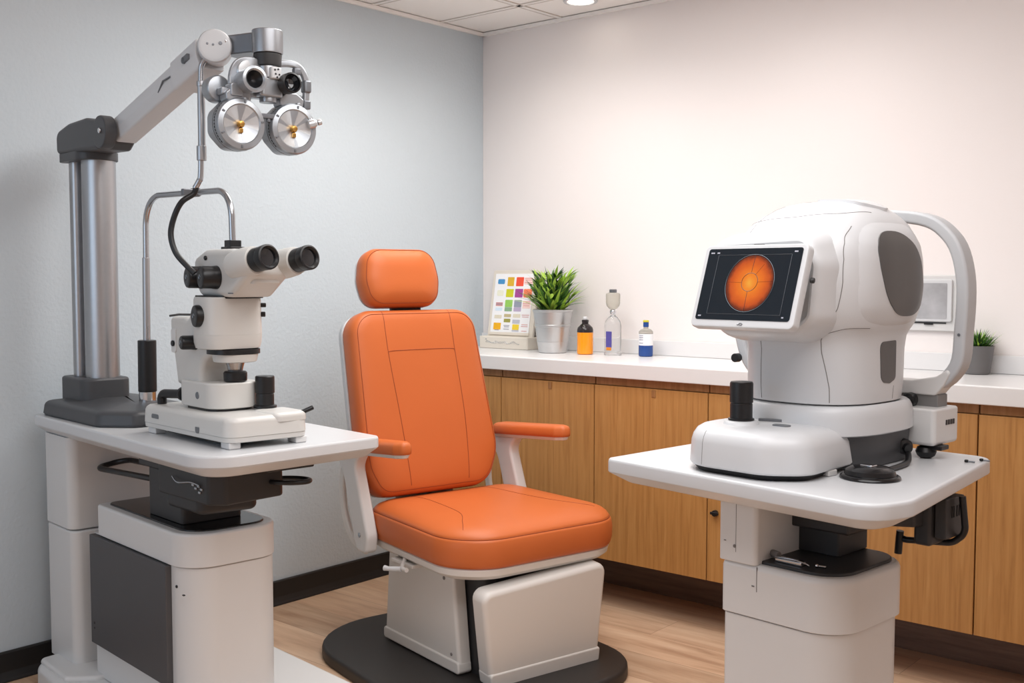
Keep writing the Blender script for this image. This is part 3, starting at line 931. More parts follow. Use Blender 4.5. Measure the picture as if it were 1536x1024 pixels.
# ------------------------------------------------------------------ U-shaped support frame
t = thing('support_frame', 'tall inverted U of steel tube with black grip arching over the microscope', 'support frame', LT, (.385, .2, .9))
bm = B(); tube(bm, arc_path([(.387, .2, .90), (.396, .2, 1.498), (.90, .2, 1.488), (.905, .2, 1.352)], [.085, .085], 9), .0085, 14); rod = obj('frame_tube', bm, M['steel'], t)
bm = B(); cyl(bm, (.387, .2, 1.06), (.3925, .2, 1.32), .0105, seg=18); obj('frame_sleeve', bm, M['alu'], t)
bm = B(); cyl(bm, (.386, .2, .925), (.388, .2, 1.078), .0265, b=.003, seg=30); obj('grip', bm, M['black'], t, 'black cylindrical grip')
bm = B(); cyl(bm, (.386, .2, .893), (.386, .2, .927), .0245, b=.002, seg=28); obj('grip_collar', bm, M['chrome'], t, 'chrome collar')
bm = B(); cyl(bm, (.690, .2, 1.4925), (.722, .2, 1.4915), .0125, seg=18); box(bm, .70, .16, 1.482, .716, .205, 1.500, .003); obj('hose_clamp', bm, M['gun'], t)

# ------------------------------------------------------------------ stereo microscope
t = thing('microscope', 'ivory binocular microscope with black knobs and eyepieces on the left table', 'microscope', LT, (.85, .2, .84))
SB = [(.605, .082), (1.068, .090), (1.082, .318), (.625, .318)]
bm = B()
loft(bm, [[(x, y, z) for x, y in rpoly(SB, [.02, .035, .035, .02], o, 8)] for z, o in ((.856, .006), (.858, .002), (.869, .001), (.8695, .002), (.870, .002), (.8705, 0), (.904, .002), (.912, .006), (.917, .014), (.918, .022))])
prism(bm, rect(.955, .215, 1.078, .318), [.02, .02, .03, .02], prof(.90, .922, 0, .012))
base = obj('base', bm, M['cream'], t)
bm = B(); prism(bm, rect(.662, .884, .702, .896), [.002, .002, .008, .008], prof(-.0855, -.0835), Matrix(((1, 0, 0, 0), (0, 0, -1, 0), (0, 1, 0, 0), (0, 0, 0, 1)))); obj('base_window', bm, M['gun'], base)
bm = B(); prism(bm, rect(.905, .868, .925, .884), [.008, .008, .002, .002], prof(-.0895, -.0865), Matrix(((1, 0, 0, 0), (0, 0, -1, 0), (0, 1, 0, 0), (0, 0, 0, 1)))); obj('base_emblem', bm, M['gun'], base)
bm = B(); cyl(bm, (1.060, .30, .915), (1.070, .332, .928), .006); obj('base_pin', bm, M['black'], base)
for (u, v) in ((.65, .105), (1.035, .115), (1.05, .295), (.66, .295)):
    bm = B(); box(bm, u - .022, v - .016, .8403, u + .022, v + .016, .857, .003); obj('foot', bm, M['white'], t)
bm = B(); box(bm, .70, .11, .848, 1.02, .29, .8555, .001); obj('underside', bm, M['black'], base)
J = (.826, .333)
bm = B(); lathe(bm, [(.026, .917), (.030, .918), (.030, .924), (.0235, .926), (.0235, .952), (.0225, .954), (.0225, .9555), (.025, .957), (.025, .999), (.023, 1.0015), (.010, 1.002)], 34, Matrix.Translation((.945, .265, .004)))
obj('joystick', bm, M['black'], t, 'black two-stage joystick')
bm = B(); tube(bm, arc_path([(.650, .120, .919), (.650, .120, .946), (.742, .138, .951)], .014), .0125, 14); lathe(bm, [(.014, -.006), (.019, 0), (.019, .008), (.012, .01)], 20, axis_mat((.736, .138, .951), (1, .1, 0))); obj('lever', bm, M['black'], t, 'bent black lever')
bm = B()
prism(bm, rect(.765, .130, .925, .262), [.02, .045, .045, .02], prof(.918, .924, 0, 0)); slide = obj('slide_gasket', bm, M['black'], t)
bm = B()
prism(bm, rect(.74, .125, .935, .268), [.02, .05, .05, .02], prof(.9245, .991, .003, .005), n=8); blk = obj('carriage', bm, M['cream'], t)
bm = B(); cyl(bm, (.845, .126, .956), (.845, .1235, .956), .0095, seg=20); obj('carriage_button', bm, M['gun'], blk)
# column: outline in u,z, thickness in v
VX = Matrix.Translation((0, .255, 0)) @ XZ
bm = B()
prism(bm, [(.705, .975), (.835, .975), (.845, 1.045), (.90, 1.065), (.905, 1.12), (.86, 1.19), (.80, 1.20), (.77, 1.150), (.74, 1.157), (.668, 1.157), (.668, 1.13), (.69, 1.04)],
      [.01, .01, .05, .03, .03, .03, .02, .02, .02, .012, .02, .04], prof(0, .118, .014, .014), VX, n=5)
colm = obj('column', bm, M['cream'], t)
bm = B(); prism(bm, rect(.682, 1.06, .708, 1.125), .008, prof(.1182, .1215, 0, .001), VX); obj('column_hatch', bm, M['white'], colm)
bm = B(); cyl(bm, (.697, .1335, 1.085), (.697, .128, 1.085), .008); tube(bm, [(.668, .20, 1.160), (.666, .165, 1.161), (.668, .138, 1.158)], .003, 8); obj('column_screw', bm, M['black'], colm)
# barrel under the head
bm = B()
loft(bm, [sring(.885, .193, z, hu, hv, 3.2, 48) for z, hu, hv in ((1.078, .06, .070), (1.080, .066, .076), (1.095, .069, .080), (1.1145, .070, .081), (1.115, .0693, .0803), (1.116, .070, .081), (1.205, .069, .079), (1.212, .067, .077))])
barrel = obj('barrel', bm, M['cream'], t)
bm = B()
loft(bm, [sring(.905, .202, z, hu, hv, 2.4, 40) for z, hu, hv in ((1.043, .044, .05), (1.045, .048, .054), (1.064, .052, .058), (1.0645, .05, .056))])
nose = obj('nosepiece', bm, M['cream'], t)
bm = B(); loft(bm, [sring(.900, .200, z, hu, hv, 2.6, 40) for z, hu, hv in ((1.0646, .050, .056), (1.065, .058, .066), (1.077, .058, .066), (1.0778, .054, .06))]); obj('filter_slot', bm, M['black'], nose)
bm = B(); lathe(bm, [(.018, 1.018), (.019, 1.020), (.021, 1.030), (.025, 1.043)], 28, Matrix.Translation((.905, .202, 0))); obj('objective_neck', bm, M['steel'], nose)
bm = B(); lathe(bm, [(.028, .993), (.030, .995), (.0305, 1.015), (.027, 1.019), (.018, 1.020)], 32, Matrix.Translation((.905, .202, 0)))
lathe(bm, [(.020, .991), (.024, .9915), (.026, .9932)], 28, Matrix.Translation((.905, .202, 0))); obj('objective', bm, M['black'], nose)
# head: outline in u,z swept across v
HV = Matrix.Translation((0, .27, 0)) @ XZ
bm = B()
prism(bm, [(.795, 1.262), (.83, 1.214), (.985, 1.212), (1.075, 1.268), (1.065, 1.318), (.99, 1.334), (.86, 1.334), (.80, 1.312)], [.015, .02, .02, .015, .02, .02, .02, .02], prof(0, .128, .016, .016), HV, n=5)
head = obj('head', bm, M['cream'], t)
bm = B(); loft(bm, [sring(.895, .205, z, .066, .07, 3, 40) for z in (1.2085, 1.216)]); box(bm, .82, .135, 1.206, .875, .19, 1.216, .002); obj('head_gasket', bm, M['black'], head)
bm = B(); box(bm, .985, .1405, 1.221, 1.01, .1425, 1.224, .0005); obj('head_mark', bm, M['gun'], head)
bm = B(); prism(bm, rect(.882, .175, .930, .225), .010, prof(1.333, 1.341, 0, .002)); prism(bm, rect(.890, .183, .922, .217), .004, prof(1.340, 1.358, 0, .002)); obj('frame_socket', bm, M['black'], head)
ea = Vector((math.cos(R(8)) * math.cos(R(9)), math.sin(R(8)) * math.cos(R(9)), math.sin(R(9))))
for k, v in enumerate((.150, .258)):
    e0 = Vector((1.018 + .012 * k, v + .006, 1.294))
    X = axis_mat(e0, ea)
    bm = B(); lathe(bm, [(.034, -.02), (.038, .01), (.038, .030), (.0365, .055), (.034, .066), (.030, .067)], 36, X)
    tb = obj('eyepiece_tube', bm, M['cream'], t)
    bm = B(); lathe(bm, [(.029, .0672), (.030, .069), (.030, .092), (.0292, .0935), (.0305, .0955), (.0315, .112), (.031, .116), (.027, .1175), (.0225, .113), (.0222, .108)], 36, X, 0, True, False)
    ep = obj('eyepiece', bm, M['black'], tb)
    bm = B(); lathe(bm, [(.0222, .109), (.012, .1095), (.001, .1098)], 30, X); obj('eye_lens', bm, M['lens'], ep)
bm = B()
prism(bm, [(1.00, .165), (1.06, .172), (1.055, .25), (1.00, .25)], .01, prof(1.245, 1.285, .006, .006)); obj('eyepiece_bridge', bm, M['cream'], head)


def knob(bm, p, d, r, L, X2=0.):
    X = axis_mat(p, d)
    lathe(bm, [(r * 1.03, 0), (r * 1.06, L * .06), (r * 1.02, L * .3), (r, L * .34), (r, L * .85), (r * .93, L * .96), (r * .8, L), (r * .45, L * 1.0), (r * .4, L * .985), (r * .12, L * .985)], 34, X)


kd = (-.16, -1, .02)
for (p, r, L, lb) in (((.925, .146, 1.262), .0285, .047, 'front knob of the pair on the head'), ((.845, .150, 1.262), .0285, .047, 'rear knob of the pair on the head'),
                      ((.885, .136, 1.163), .0285, .036, 'large focus knob on the barrel'), ((.815, .140, 1.092), .0185, .042, 'small knob on the column')):
    bm = B(); knob(bm, p, kd, r, L); k_ = obj('knob', bm, M['black'], t, lb)
    q = Vector(p) + Vector(kd).normalized() * (L * 1.0)
    bm = B(); tube(bm, [q + Vector((.004 * math.cos(a), -.0006, .006 * math.sin(a))) for a in (0, .8, 1.6, 2.4, 3.2, 4)], .0009, 6); obj('knob_mark', bm, M['lgrey'], k_)
for p, q, r in (((.935, .262, 1.190), (.941, .274, 1.190), .006), ((.935, .262, 1.166), (.941, .272, 1.166), .007), ((.872, .1425, 1.312), (.872, .137, 1.312), .006)):
    bm = B(); cyl(bm, p, q, r, seg=14); obj('set_screw', bm, M['black'], t)

# ------------------------------------------------------------------ orange examination chair (x forward, y to the sitter's left)
t = thing('exam_chair', 'orange leather examination chair with headrest and white shell on a black base plate', 'chair', CH, (0, 0, 0))
bm = B(); prism(bm, [(-.505, -.44), (.36, -.47), (.475, -.12), (.475, .34), (-.505, .36)], [.30, .34, .3, .26, .28], prof(0, .042, .006, .014), n=10)
obj('base_plate', bm, M['plate'], t, 'thick black floor plate')
bm = B(); prism(bm, rect(-.22, -.17, .25, .22), .05, prof(.042, .36, 0, 0)); obj('pedestal_core', bm, M['dark'], t)
# side cover: outline in x,z
SX = Matrix.Translation((0, -.175, 0)) @ XZ
bm = B()
prism(bm, [(-.265, .048), (.190, .048), (.150, .375), (-.235, .375)], [.03, .015, .02, .02], prof(.0, .045, .004, .012), SX, n=5)
prism(bm, [(-.267, .046), (.192, .046), (.187, .085), (-.266, .085)], .012, prof(.0, .050, .004, .006), SX, n=4)
sc = obj('side_cover', bm, M['grey_w'], t, 'light grey side cover of the pedestal')
for x, z, r in ((.105, .33, .006), (.145, .10, .005)):
    bm = B(); cyl(bm, (x, -.2185, z), (x, -.2225, z), r); obj('screw', bm, M['seam'], sc)
# rear cover on the far side
bm = B(); prism(bm, [(-.265, .048), (.190, .048), (.150, .375), (-.235, .375)], [.03, .015, .02, .02], prof(.0, .04, .004, .012), Matrix.Translation((0, .265, 0)) @ XZ, n=5); obj('side_cover', bm, M['grey_w'], t, 'light grey cover on the counter side')
# footrest panel: outline in y,z, slightly leaning
FXm = Matrix.Translation((.262, .0, .046)) @ Matrix.Rotation(R(6), 4, 'Y') @ Matrix(((0, 0, 1, 0), (1, 0, 0, 0), (0, 1, 0, 0), (0, 0, 0, 1)))
bm = B()
prism(bm, [(-.195, 0), (.225, 0), (.232, .325), (-.248, .300)], [.014, .012, .035, .03], prof(0, .062, .004, .016), FXm, n=5)
prism(bm, [(-.195, -.003), (.226, -.003), (.227, .045), (-.205, .045)], .010, prof(.0, .066, .004, .006), FXm, n=4)
obj('leg_panel', bm, M['grey_w'], t, 'light grey leaning panel below the seat front')
# seat shell + cushion
SEAT = [(-.30, -.285), (.24, -.315), (.345, -.22), (.345, .27), (.22, .355), (-.30, .33)]
SR = [.10, .16, .17, .20, .16, .12]
bm = B(); loft(bm, [[(x, y, z) for x, y in rpoly(SEAT, SR, o, 10)] for z, o in ((.362, .05), (.366, .03), (.380, .012), (.398, .008), (.402, .012))]); obj('seat_shell', bm, M['grey_w'], t, 'light grey tray under the seat cushion')
bm = B()
loft(bm, crown(SEAT, SR, ((.402, .018), (.404, .006), (.412, .001), (.43, -.003), (.46, -.004), (.482, 0), (.4885, .003), (.4895, .006), (.4905, .0062), (.492, .006), (.499, .011), (.507, .022), (.515, .042), (.520, .062)), ((.85, .5245), (.68, .5275), (.5, .529), (.3, .5295), (.1, .5297))))
bv = bvh_of(bm)
for o, w in ((.0055, .0013),):
    ring = [(x, y, .4902) for x, y in rpoly(SEAT, SR, o, 10)]
    tube(bm, ring, w, 6, 1, closed=True)
drape(bm, bv, [(-.29, -.13, 0), (-.10, -.135, 0), (.10, -.16, 0), (.20, -.215, 0), (.255, -.25, 0)], (0, 0, -1), .0012)
drape(bm, bv, [(-.29, .16, 0), (-.05, .165, 0), (.14, .20, 0), (.25, .27, 0)], (0, 0, -1), .0012)
seat = obj('seat', bm, [M['leather'], M['stitch']], t, 'orange leather seat cushion', ang=60, wn=False)
# back: local (a = across, h = along the back, d = outwards); reclined
rec = 12
BX_ = Matrix.Translation((-.325, -.042, .508)) @ Matrix.Rotation(R(-rec), 4, 'Y') @ Matrix(((0, 0, 1, 0), (1, 0, 0, 0), (0, 1, 0, 0), (0, 0, 0, 1)))
BACK = [(-.215, .0), (.225, .0), (.285, .12), (.245, .635), (-.255, .635), (-.262, .10)]
BR = [.075, .10, .16, .085, .085, .14]


def back_ring(d, o):
    return [(a, h, d) for a, h in rpoly(BACK, BR, o, 10)]


bm = B()
loft(bm, [back_ring(d, o) for d, o in ((-.030, .06), (-.026, .035), (-.012, .014), (.005, .003), (.028, .001), (.030, .003), (.031, .008))], BX_)
obj('back_shell', bm, M['white_b'], t, 'white plastic shell behind the backrest')
bm = B()
loft(bm, crown(BACK, BR, ((.032, .012), (.034, .004), (.045, .0), (.085, -.001), (.105, .004), (.114, .012), (.119, .024), (.1225, .045)), ((.86, .1245), (.7, .1255), (.5, .126), (.3, .126), (.1, .126))), BX_)
bv = bvh_of(bm)
fd = (BX_.to_3x3() @ Vector((0, 0, -1)))


def bpt(a, h):
    return BX_ @ Vector((a, h, .3))


for path in ([(-.135, .632), (-.135, .49), (-.115, .25), (-.10, .03)], [(.135, .632), (.135, .50), (.145, .25), (.135, .03)], [(-.134, .478), (-.128, .488), (-.06, .490), (.0, .490), (.06, .490), (.128, .488), (.134, .478)]):
    drape(bm, bv, [bpt(*p) for p in path], fd, .0014, 1)
tube(bm, [BX_ @ Vector(p) for p in [(a, h, .1165) for a, h in rpoly(BACK, BR, .0165, 10)]], .001, 6, 1, closed=True)
obj('backrest', bm, [M['leather'], M['stitch']], t, 'orange leather backrest with stitched panels', ang=60, wn=False)
HEADR = [(-.170, .648), (.102, .648), (.119, .74), (.102, .853), (-.170, .853), (-.190, .74)]
HR = [.07, .07, .12, .075, .075, .12]
bm = B()
loft(bm, [[(a, h, d) for a, h in rpoly(HEADR, HR, o, 10)] for d, o in ((.010, .06), (.014, .03), (.022, .012), (.032, .005), (.040, .003), (.042, .007))], BX_)
hs_ = obj('headrest_shell', bm, M['white_b'], t, 'white shell behind the headrest')
bm = B()
loft(bm, crown(HEADR, HR, ((.043, .014), (.045, .004), (.055, 0), (.085, -.001), (.105, .004), (.117, .014), (.126, .03)), ((.86, .131), (.7, .134), (.5, .1355), (.3, .136), (.1, .136))), BX_)
tube(bm, [BX_ @ Vector((a, h, .112)) for a, h in rpoly(HEADR, HR, .0085, 10)], .001, 6, 1, closed=True)
obj('headrest', bm, [M['leather'], M['stitch']], t, 'orange leather headrest', ang=60, wn=False)
bm = B()
for a in (-.05, .05):
    cyl(bm, BX_ @ Vector((a, .60, .045)), BX_ @ Vector((a, .70, .045)), .008, seg=16)
box(bm, -.06, .625, .035, .06, .66, .055, .004, BX_); obj('headrest_post', bm, M['dark'], t)
bm = B(); box(bm, -.40, -.14, .37, -.32, .10, .56, .01); box(bm, -.33, -.06, .36, -.15, .10, .402, .006); obj('back_hinge', bm, M['grey_w'], t)
for s in (-1, 1):
    y = .0 + s * .318
    DX = Matrix.Translation((-.052, 0, -.012))
    lab = 'orange padded armrest beside the left table' if s < 0 else 'orange padded armrest on the counter side'
    ar = bpy.data.objects.new('armrest', None); ar.empty_display_size = .03
    COL.objects.link(ar); ar.parent = t; ar['label'] = lab
    AXm = DX @ Matrix.Translation((0, y + .022, 0)) @ XZ
    bm = B()
    prism(bm, [(-.305, .715), (-.325, .680), (-.275, .61), (-.205, .41), (-.185, .375), (-.125, .375), (-.115, .43), (-.200, .655), (-.17, .692), (.06, .722), (.06, .731), (-.16, .722)],
          [.02, .03, .10, .04, .02, .02, .05, .05, .03, .004, .004, .02], prof(0, .044, .010, .010), AXm, n=5)
    obj('arm_bracket', bm, M['white'], ar)
    bm = B()
    PAD = [(-.29, y - .040), (.07, y - .034), (.105, y - .016), (.105, y + .016), (.07, y + .034), (-.29, y + .040)]
    Sh = DX @ Matrix(((1, 0, 0, 0), (0, 1, 0, 0), (.075, 0, 1, 0), (0, 0, 0, 1)))
    loft(bm, [[(x, yy, z) for x, yy in rpoly(PAD, [.015, .02, .02, .02, .02, .015], o, 6)] for z, o in ((.721, .006), (.723, .002), (.730, 0), (.748, .001), (.756, .006), (.760, .013), (.762, .02), (.7625, .024))], Sh)
    obj('arm_pad', bm, M['leather'], ar, ang=60, wn=False)
    bm = B(); loft(bm, [[(x, yy, z) for x, yy in rpoly(PAD, [.015, .02, .02, .02, .02, .015], o, 6)] for z, o in ((.709, .016), (.711, .011), (.7208, .006))], Sh); obj('pad_support', bm, M['white'], ar)
    bm = B(); tube(bm, [DX @ p for p in smooth_path([(-.315, y * .97, .66), (-.345, y * .96, .56), (-.325, y * .96, .46), (-.26, y * .97, .395), (-.17, y * .98, .378)], 6)], .012, flat=(.03, .016, .006), up=(0, 1, 0)); obj('side_hoop', bm, M['grey_w'], ar)
    bm = B(); cyl(bm, DX @ Vector((-.165, y + s * .0215, .432)), DX @ Vector((-.165, y + s * .0245, .432)), .008, seg=16); obj('bolt', bm, M['steel'], ar)
bm = B()
tube(bm, smooth_path([(-.04, -.27, .385), (-.025, -.285, .366), (-.005, -.305, .352), (.03, -.31, .352)], 5), .007, 10); box(bm, -.10, -.29, .352, .03, -.20, .364, .003)
lv = obj('recline_lever', bm, M['grey_w'], t)
bm = B(); tube(bm, [(.0, -.312, .350), (-.018, -.322, .348), (-.04, -.334, .346), (-.055, -.340, .346)], lambda k: .008 + .003 * math.sin(k * 9), 12); obj('lever_grip', bm, M['white_b'], lv)

# ------------------------------------------------------------------ right instrument table
t = thing('instrument_table', 'white pedestal table with rounded corners carrying the retinal camera', 'table', RT, (.35, .3, 0))
TOP_R = [(-.022, .0), (.68, -.045), (.705, .06), (.60, .672), (-.022, .672)]
bm = B()
loft(bm, [[(x, y, z) for x, y in rpoly(TOP_R, [.018, .08, .09, .06, .03], o, 10)] for z, o in
          ((.781, .046), (.784, .040), (.804, .008), (.807, .002), (.81, 0), (.832, 0), (.837, .0014), (.8395, .004), (.84, .008))])
obj('tabletop', bm, M['white_b'], t)
bm = B(); prism(bm, rect(.232, .098, .330, .42), [.008, .012, .02, .02], prof(.632, .7815, .003, 0)); cl = obj('column', bm, M['white'], t)
bm = B(); box(bm, .2775, .0972, .655, .2785, .099, .78, .0003); cyl(bm, (.275, .098, .668), (.275, .0965, .668), .004, seg=12); box(bm, .246, .0968, .676, .252, .0985, .678, .0004); cyl(bm, (.3305, .16, .652), (.352, .155, .652), .008, seg=14); obj('column_fittings', bm, M['seam'], cl)
CAPR = rect(.236, .102, .532, .41)
bm = B(); loft(bm, [[(x, y, z) for x, y in rpoly(CAPR, [.012, .085, .07, .03], o, 12)] for z, o in ((.5155, .002), (.517, 0), (.620, .0), (.627, .002), (.632, .007), (.6335, .012))]); cap = obj('pedestal_cap', bm, M['white'], t)
bm = B(); prism(bm, rect(.255, .122, .515, .395), [.012, .075, .06, .03], prof(.632, .6405, 0, .003), n=10); obj('tray', bm, M['dark'], cap, 'matt black tray on the pedestal')
bm = B(); box(bm, .330, .1010, .575, .3315, .1035, .63, .0004); box(bm, .318, .1008, .585, .325, .1035, .588, .0005); obj('cap_marks', bm, M['seam'], cap)
bm = B(); prism(bm, rect(.240, .106, .525, .404), [.012, .085, .07, .03], prof(.0, .513, 0, .002), n=12); obj('pedestal', bm, M['white'], t)
bm = B(); prism(bm, rect(.12, .0, .64, .52), .1, prof(0, .05, .004, .015), n=8); obj('foot_plate', bm, M['white'], t)
bm = B(); prism(bm, rect(.325, .27, .43, .40), .006, prof(.641, .72, .002, 0)); box(bm, .29, .24, .70, .47, .43, .781, .006); box(bm, .25, .26, .73, .29, .40, .765, .004); obj('lift_mechanism', bm, M['dark'], t)
bm = B()
prism(bm, [(.46, .30), (.56, .36), (.585, .46), (.47, .44)], .012, prof(.715, .755, .005, .003))
box(bm, .545, .385, .672, .585, .50, .7805, .008); box(bm, .586, .40, .69, .612, .49, .779, .003)
cb = obj('control_box', bm, M['dark'], t)
bm = B()
for v in (.43, .44, .455, .465):
    box(bm, .6115, v - .002, .735, .6135, v + .002, .76, .0005)
obj('vent_slots', bm, M['black'], cb)
bm = B()
tube(bm, arc_path([(.625, .45, .782), (.632, .455, .70), (.600, .46, .672), (.50, .44, .665), (.49, .44, .668)], .03), .0075, 12)
tube(bm, [(.49, .435, .685), (.488, .435, .664), (.486, .435, .632)], .0085, 12)
obj('bent_handle', bm, M['black'], t, 'bent black tube handle under the tabletop')

# small things on that pedestal's tray and on the table
t = thing('steel_clip', 'small bright steel clip lying on the black tray of the right pedestal', 'clip', RT, (.385, .15, .6405))
bm = B(); box(bm, .352, .138, .6407, .418, .158, .6505, .002); obj('clip_body', bm, M['chrome'], t)
bm = B(); tube(bm, smooth_path([(.355, .136, .6512), (.375, .134, .6535), (.40, .137, .6535), (.424, .145, .648), (.43, .15, .6435)], 5), .0022, 8); obj('clip_wire', bm, M['steel'], t)
t = thing('steel_bolt', 'tiny bright bolt beside the steel clip on the black tray', 'bolt', RT, (.45, .16, .6405))
bm = B(); cyl(bm, (.441, .158, .6451), (.447, .160, .6451), .0045, seg=12); obj('bolt_head', bm, M['chrome'], t)
bm = B(); cyl(bm, (.447, .160, .6451), (.462, .166, .6446), .0028, seg=10); obj('shank', bm, M['steel'], t)
t = thing('table_puck', 'shiny black dome-shaped puck on the right table in front of the camera', 'puck', RT, (.534, .205, .84))
bm = B(); lathe(bm, [(.0615, .8403), (.0625, .8425), (.061, .846), (.054, .850)], 44, Matrix.Translation((.534, .212, 0))); pk = obj('flange', bm, M['gloss'], t)
bm = B(); lathe(bm, [(.053, .850), (.050, .858), (.040, .864), (.020, .866), (.001, .866)], 44, Matrix.Translation((.534, .212, 0))); obj('dome', bm, M['gloss'], t)
bm = B(); box(bm, .515, .20, .8655, .545, .225, .869, .0015, r=.006); obj('button', bm, M['chrome'], t, 'bright metal button')
t = thing('power_cable', 'short black cable running from the camera base across the table to the puck', 'cable', RT, (.5, .35, .8405))
bm = B(); tube(bm, smooth_path([(.478, .470, .868), (.492, .46, .860), (.512, .42, .848), (.522, .37, .8465), (.528, .31, .847), (.531, .28, .8475)], 7), lambda k: .0055 + .002 * (1 - k), 10); obj('cord', bm, M['black'], t)
bm = B(); lathe(bm, [(.016, 0), (.018, .004), (.018, .016), (.011, .02), (.010, .03)], 20, axis_mat((.470, .475, .875), (.8, -.55, -.12))); obj('plug', bm, M['black'], t)
for i, (u, v, lb) in enumerate(((.585, .555, 'tiny black screw on the far right corner of the right table, left of its twin'), (.602, .595, 'tiny black screw nearest the far right edge of the right table'))):
    t = thing('loose_screw', lb, 'screw', RT, (u, v, .84), 'loose screws on the table')
    bm = B(); cyl(bm, (u, v, .8402), (u, v, .8465), .0045, seg=12); obj('screw_head', bm, M['black'], t)
    bm = B(); cyl(bm, (u + .003, v + .001, .8428), (u + .018, v + .004, .8424), .002, seg=10); obj('shank', bm, M['gun'], t)

# ------------------------------------------------------------------ retinal camera
t = thing('retinal_camera', 'large rounded white retinal camera with tilted screen showing an orange eye image', 'retinal camera', RT, (.33, .35, .84))
# front desk with joystick
DK = [(.155, .10), (.215, .005), (.405, .005), (.478, .07), (.448, .40), (.16, .40)]
DR = [.12, .10, .09, .07, .03, .05]
bm = B(); loft(bm, [[(x, y, z) for x, y in rpoly(DK, DR, o, 12)] for z, o in ((.8403, .018), (.851, .008), (.8525, .012))]); obj('desk_skirt', bm, M['black'], t, 'black skirt under the front desk')
bm = B(); box(bm, .440, .16, .8404, .468, .195, .853, .003); obj('desk_foot', bm, M['white'], t)
bm = B(); loft(bm, [[(x, y, z) for x, y in rpoly(DK, DR, o, 12)] for z, o in ((.852, .008), (.8535, .003), (.858, 0), (.905, .003), (.918, .007), (.928, .014), (.935, .026), (.939, .042), (.941, .06))])
bv = bvh_of(bm)
drape(bm, bv, [(.25, -.2, .858), (.25, -.2, .90), (.25, -.2, .93)], (0, 1, 0), .0006, 1)
desk = obj('front_desk', bm, [M['white_b'], M['seam']], t)
bm = B(); lathe(bm, [(.040, .938), (.036, .946), (.030, .949)], 32, Matrix.Translation((.283, .105, 0))); obj('joystick_seat', bm, M['white_b'], desk)
bm = B(); lathe(bm, [(.027, .949), (.0285, .950), (.0285, .953), (.0245, .954), (.0245, .984), (.0235, .986), (.0235, .9875), (.0255, .989), (.0255, 1.030), (.0235, 1.034), (.010, 1.0348)], 36, Matrix.Translation((.283, .105, 0)))
obj('joystick', bm, M['black'], t, 'black two-stage joystick')
bm = B(); box(bm, .345, .125, .9395, .385, .150, .9435, .001, r=.010); obj('desk_button', bm, M['gun'], desk)
bm = B(); prism(bm, [(.282, .17), (.345, .195), (.342, .202), (.282, .182)], .002, prof(.940, .947, 0, .001)); box(bm, .326, .192, .945, .338, .202, .962, .002); obj('desk_latch', bm, M['gun'], desk)
# grey lower base and white ring
bm = B(); loft(bm, [sring(.335, .395, z, hu, hv, 3.2) for z, hu, hv in ((.8403, .136, .172), (.842, .140, .177), (.925, .146, .184))]); obj('lower_base', bm, M['char'], t, 'grey lower base')
bm = B(); loft(bm, [sring(.332, .385, z, hu, hv, 2.9) for z, hu, hv in ((.9155, .160, .192), (.918, .163, .196), (.955, .162, .195), (.968, .160, .192), (.977, .156, .187), (.982, .150, .180))]); obj('base_ring', bm, M['white_b'], t)
# body: trunk that swells into the head
rings = [(.984, .148, .166, 2.7, .37), (.986, .152, .170, 2.7, .37), (1.02, .155, .174, 2.7, .37), (1.10, .155, .174, 2.8, .37), (1.130, .157, .177, 2.9, .37), (1.145, .163, .184, 3.0, .37),
         (1.160, .170, .193, 3.1, .37), (1.195, .176, .203, 3.3, .37), (1.25, .178, .207, 3.4, .37), (1.30, .176, .205, 3.4, .37), (1.335, .171, .199, 3.3, .373), (1.362, .161, .188, 3.1, .377),
         (1.384, .148, .174, 3.0, .382), (1.402, .131, .157, 2.8, .387), (1.416, .112, .137, 2.7, .392), (1.426, .090, .114, 2.6, .395), (1.432, .064, .088, 2.5, .397), (1.4345, .034, .05, 2.4, .397)]
bm = B(); loft(bm, [sring(.33, c, z, hu, hv, n, 96) for z, hu, hv, n, c in rings])
bvB = bvh_of(bm)
U1 = (-1, 0, 0)
# side shell seam (from the shoulder down to the base) and front seam
drape(bm, bvB, [(1, .245, 1.372), (1, .215, 1.345), (1, .200, 1.30), (1, .196, 1.22), (1, .194, 1.17), (1, .203, 1.14), (1, .215, 1.05), (1, .222, .99)], U1, .0009, 1)
drape(bm, bvB, [(1, .203, 1.14), (1, .225, 1.152), (1, .28, 1.152)], U1, .0008, 1)
drape(bm, bvB, [(.255, -1, 1.142), (.268, -1, 1.12), (.268, -1, 1.06), (.268, -1, .99)], (0, 1, 0), .0008, 1)
drape(bm, bvB, [(.225, .18, 2), (.245, .25, 2), (.262, .30, 2)], (0, 0, -1), .0008, 1)
drape(bm, bvB, [(1, .400, 1.02), (1, .400, .99)], U1, .0006, 1)
drape(bm, bvB, [(.20, .255, 2), (.26, .225, 2), (.36, .225, 2), (.43, .26, 2), (.455, .34, 2)], (0, 0, -1), .0008, 1)
body = obj('camera_body', bm, [M['white_b'], M['seam']], t)


def roundish(cv, cz, hv, hz, n, skew=0., N=40, u=1):
    out = []
    for i in range(N):
        a = 2 * PI * i / N
        c, s = math.cos(a), math.sin(a)
        y = hv * math.copysign(abs(c) ** (2 / n), c)
        z = hz * math.copysign(abs(s) ** (2 / n), s)
        out.append((u, cv + y + skew * z, cz + z))
    return out


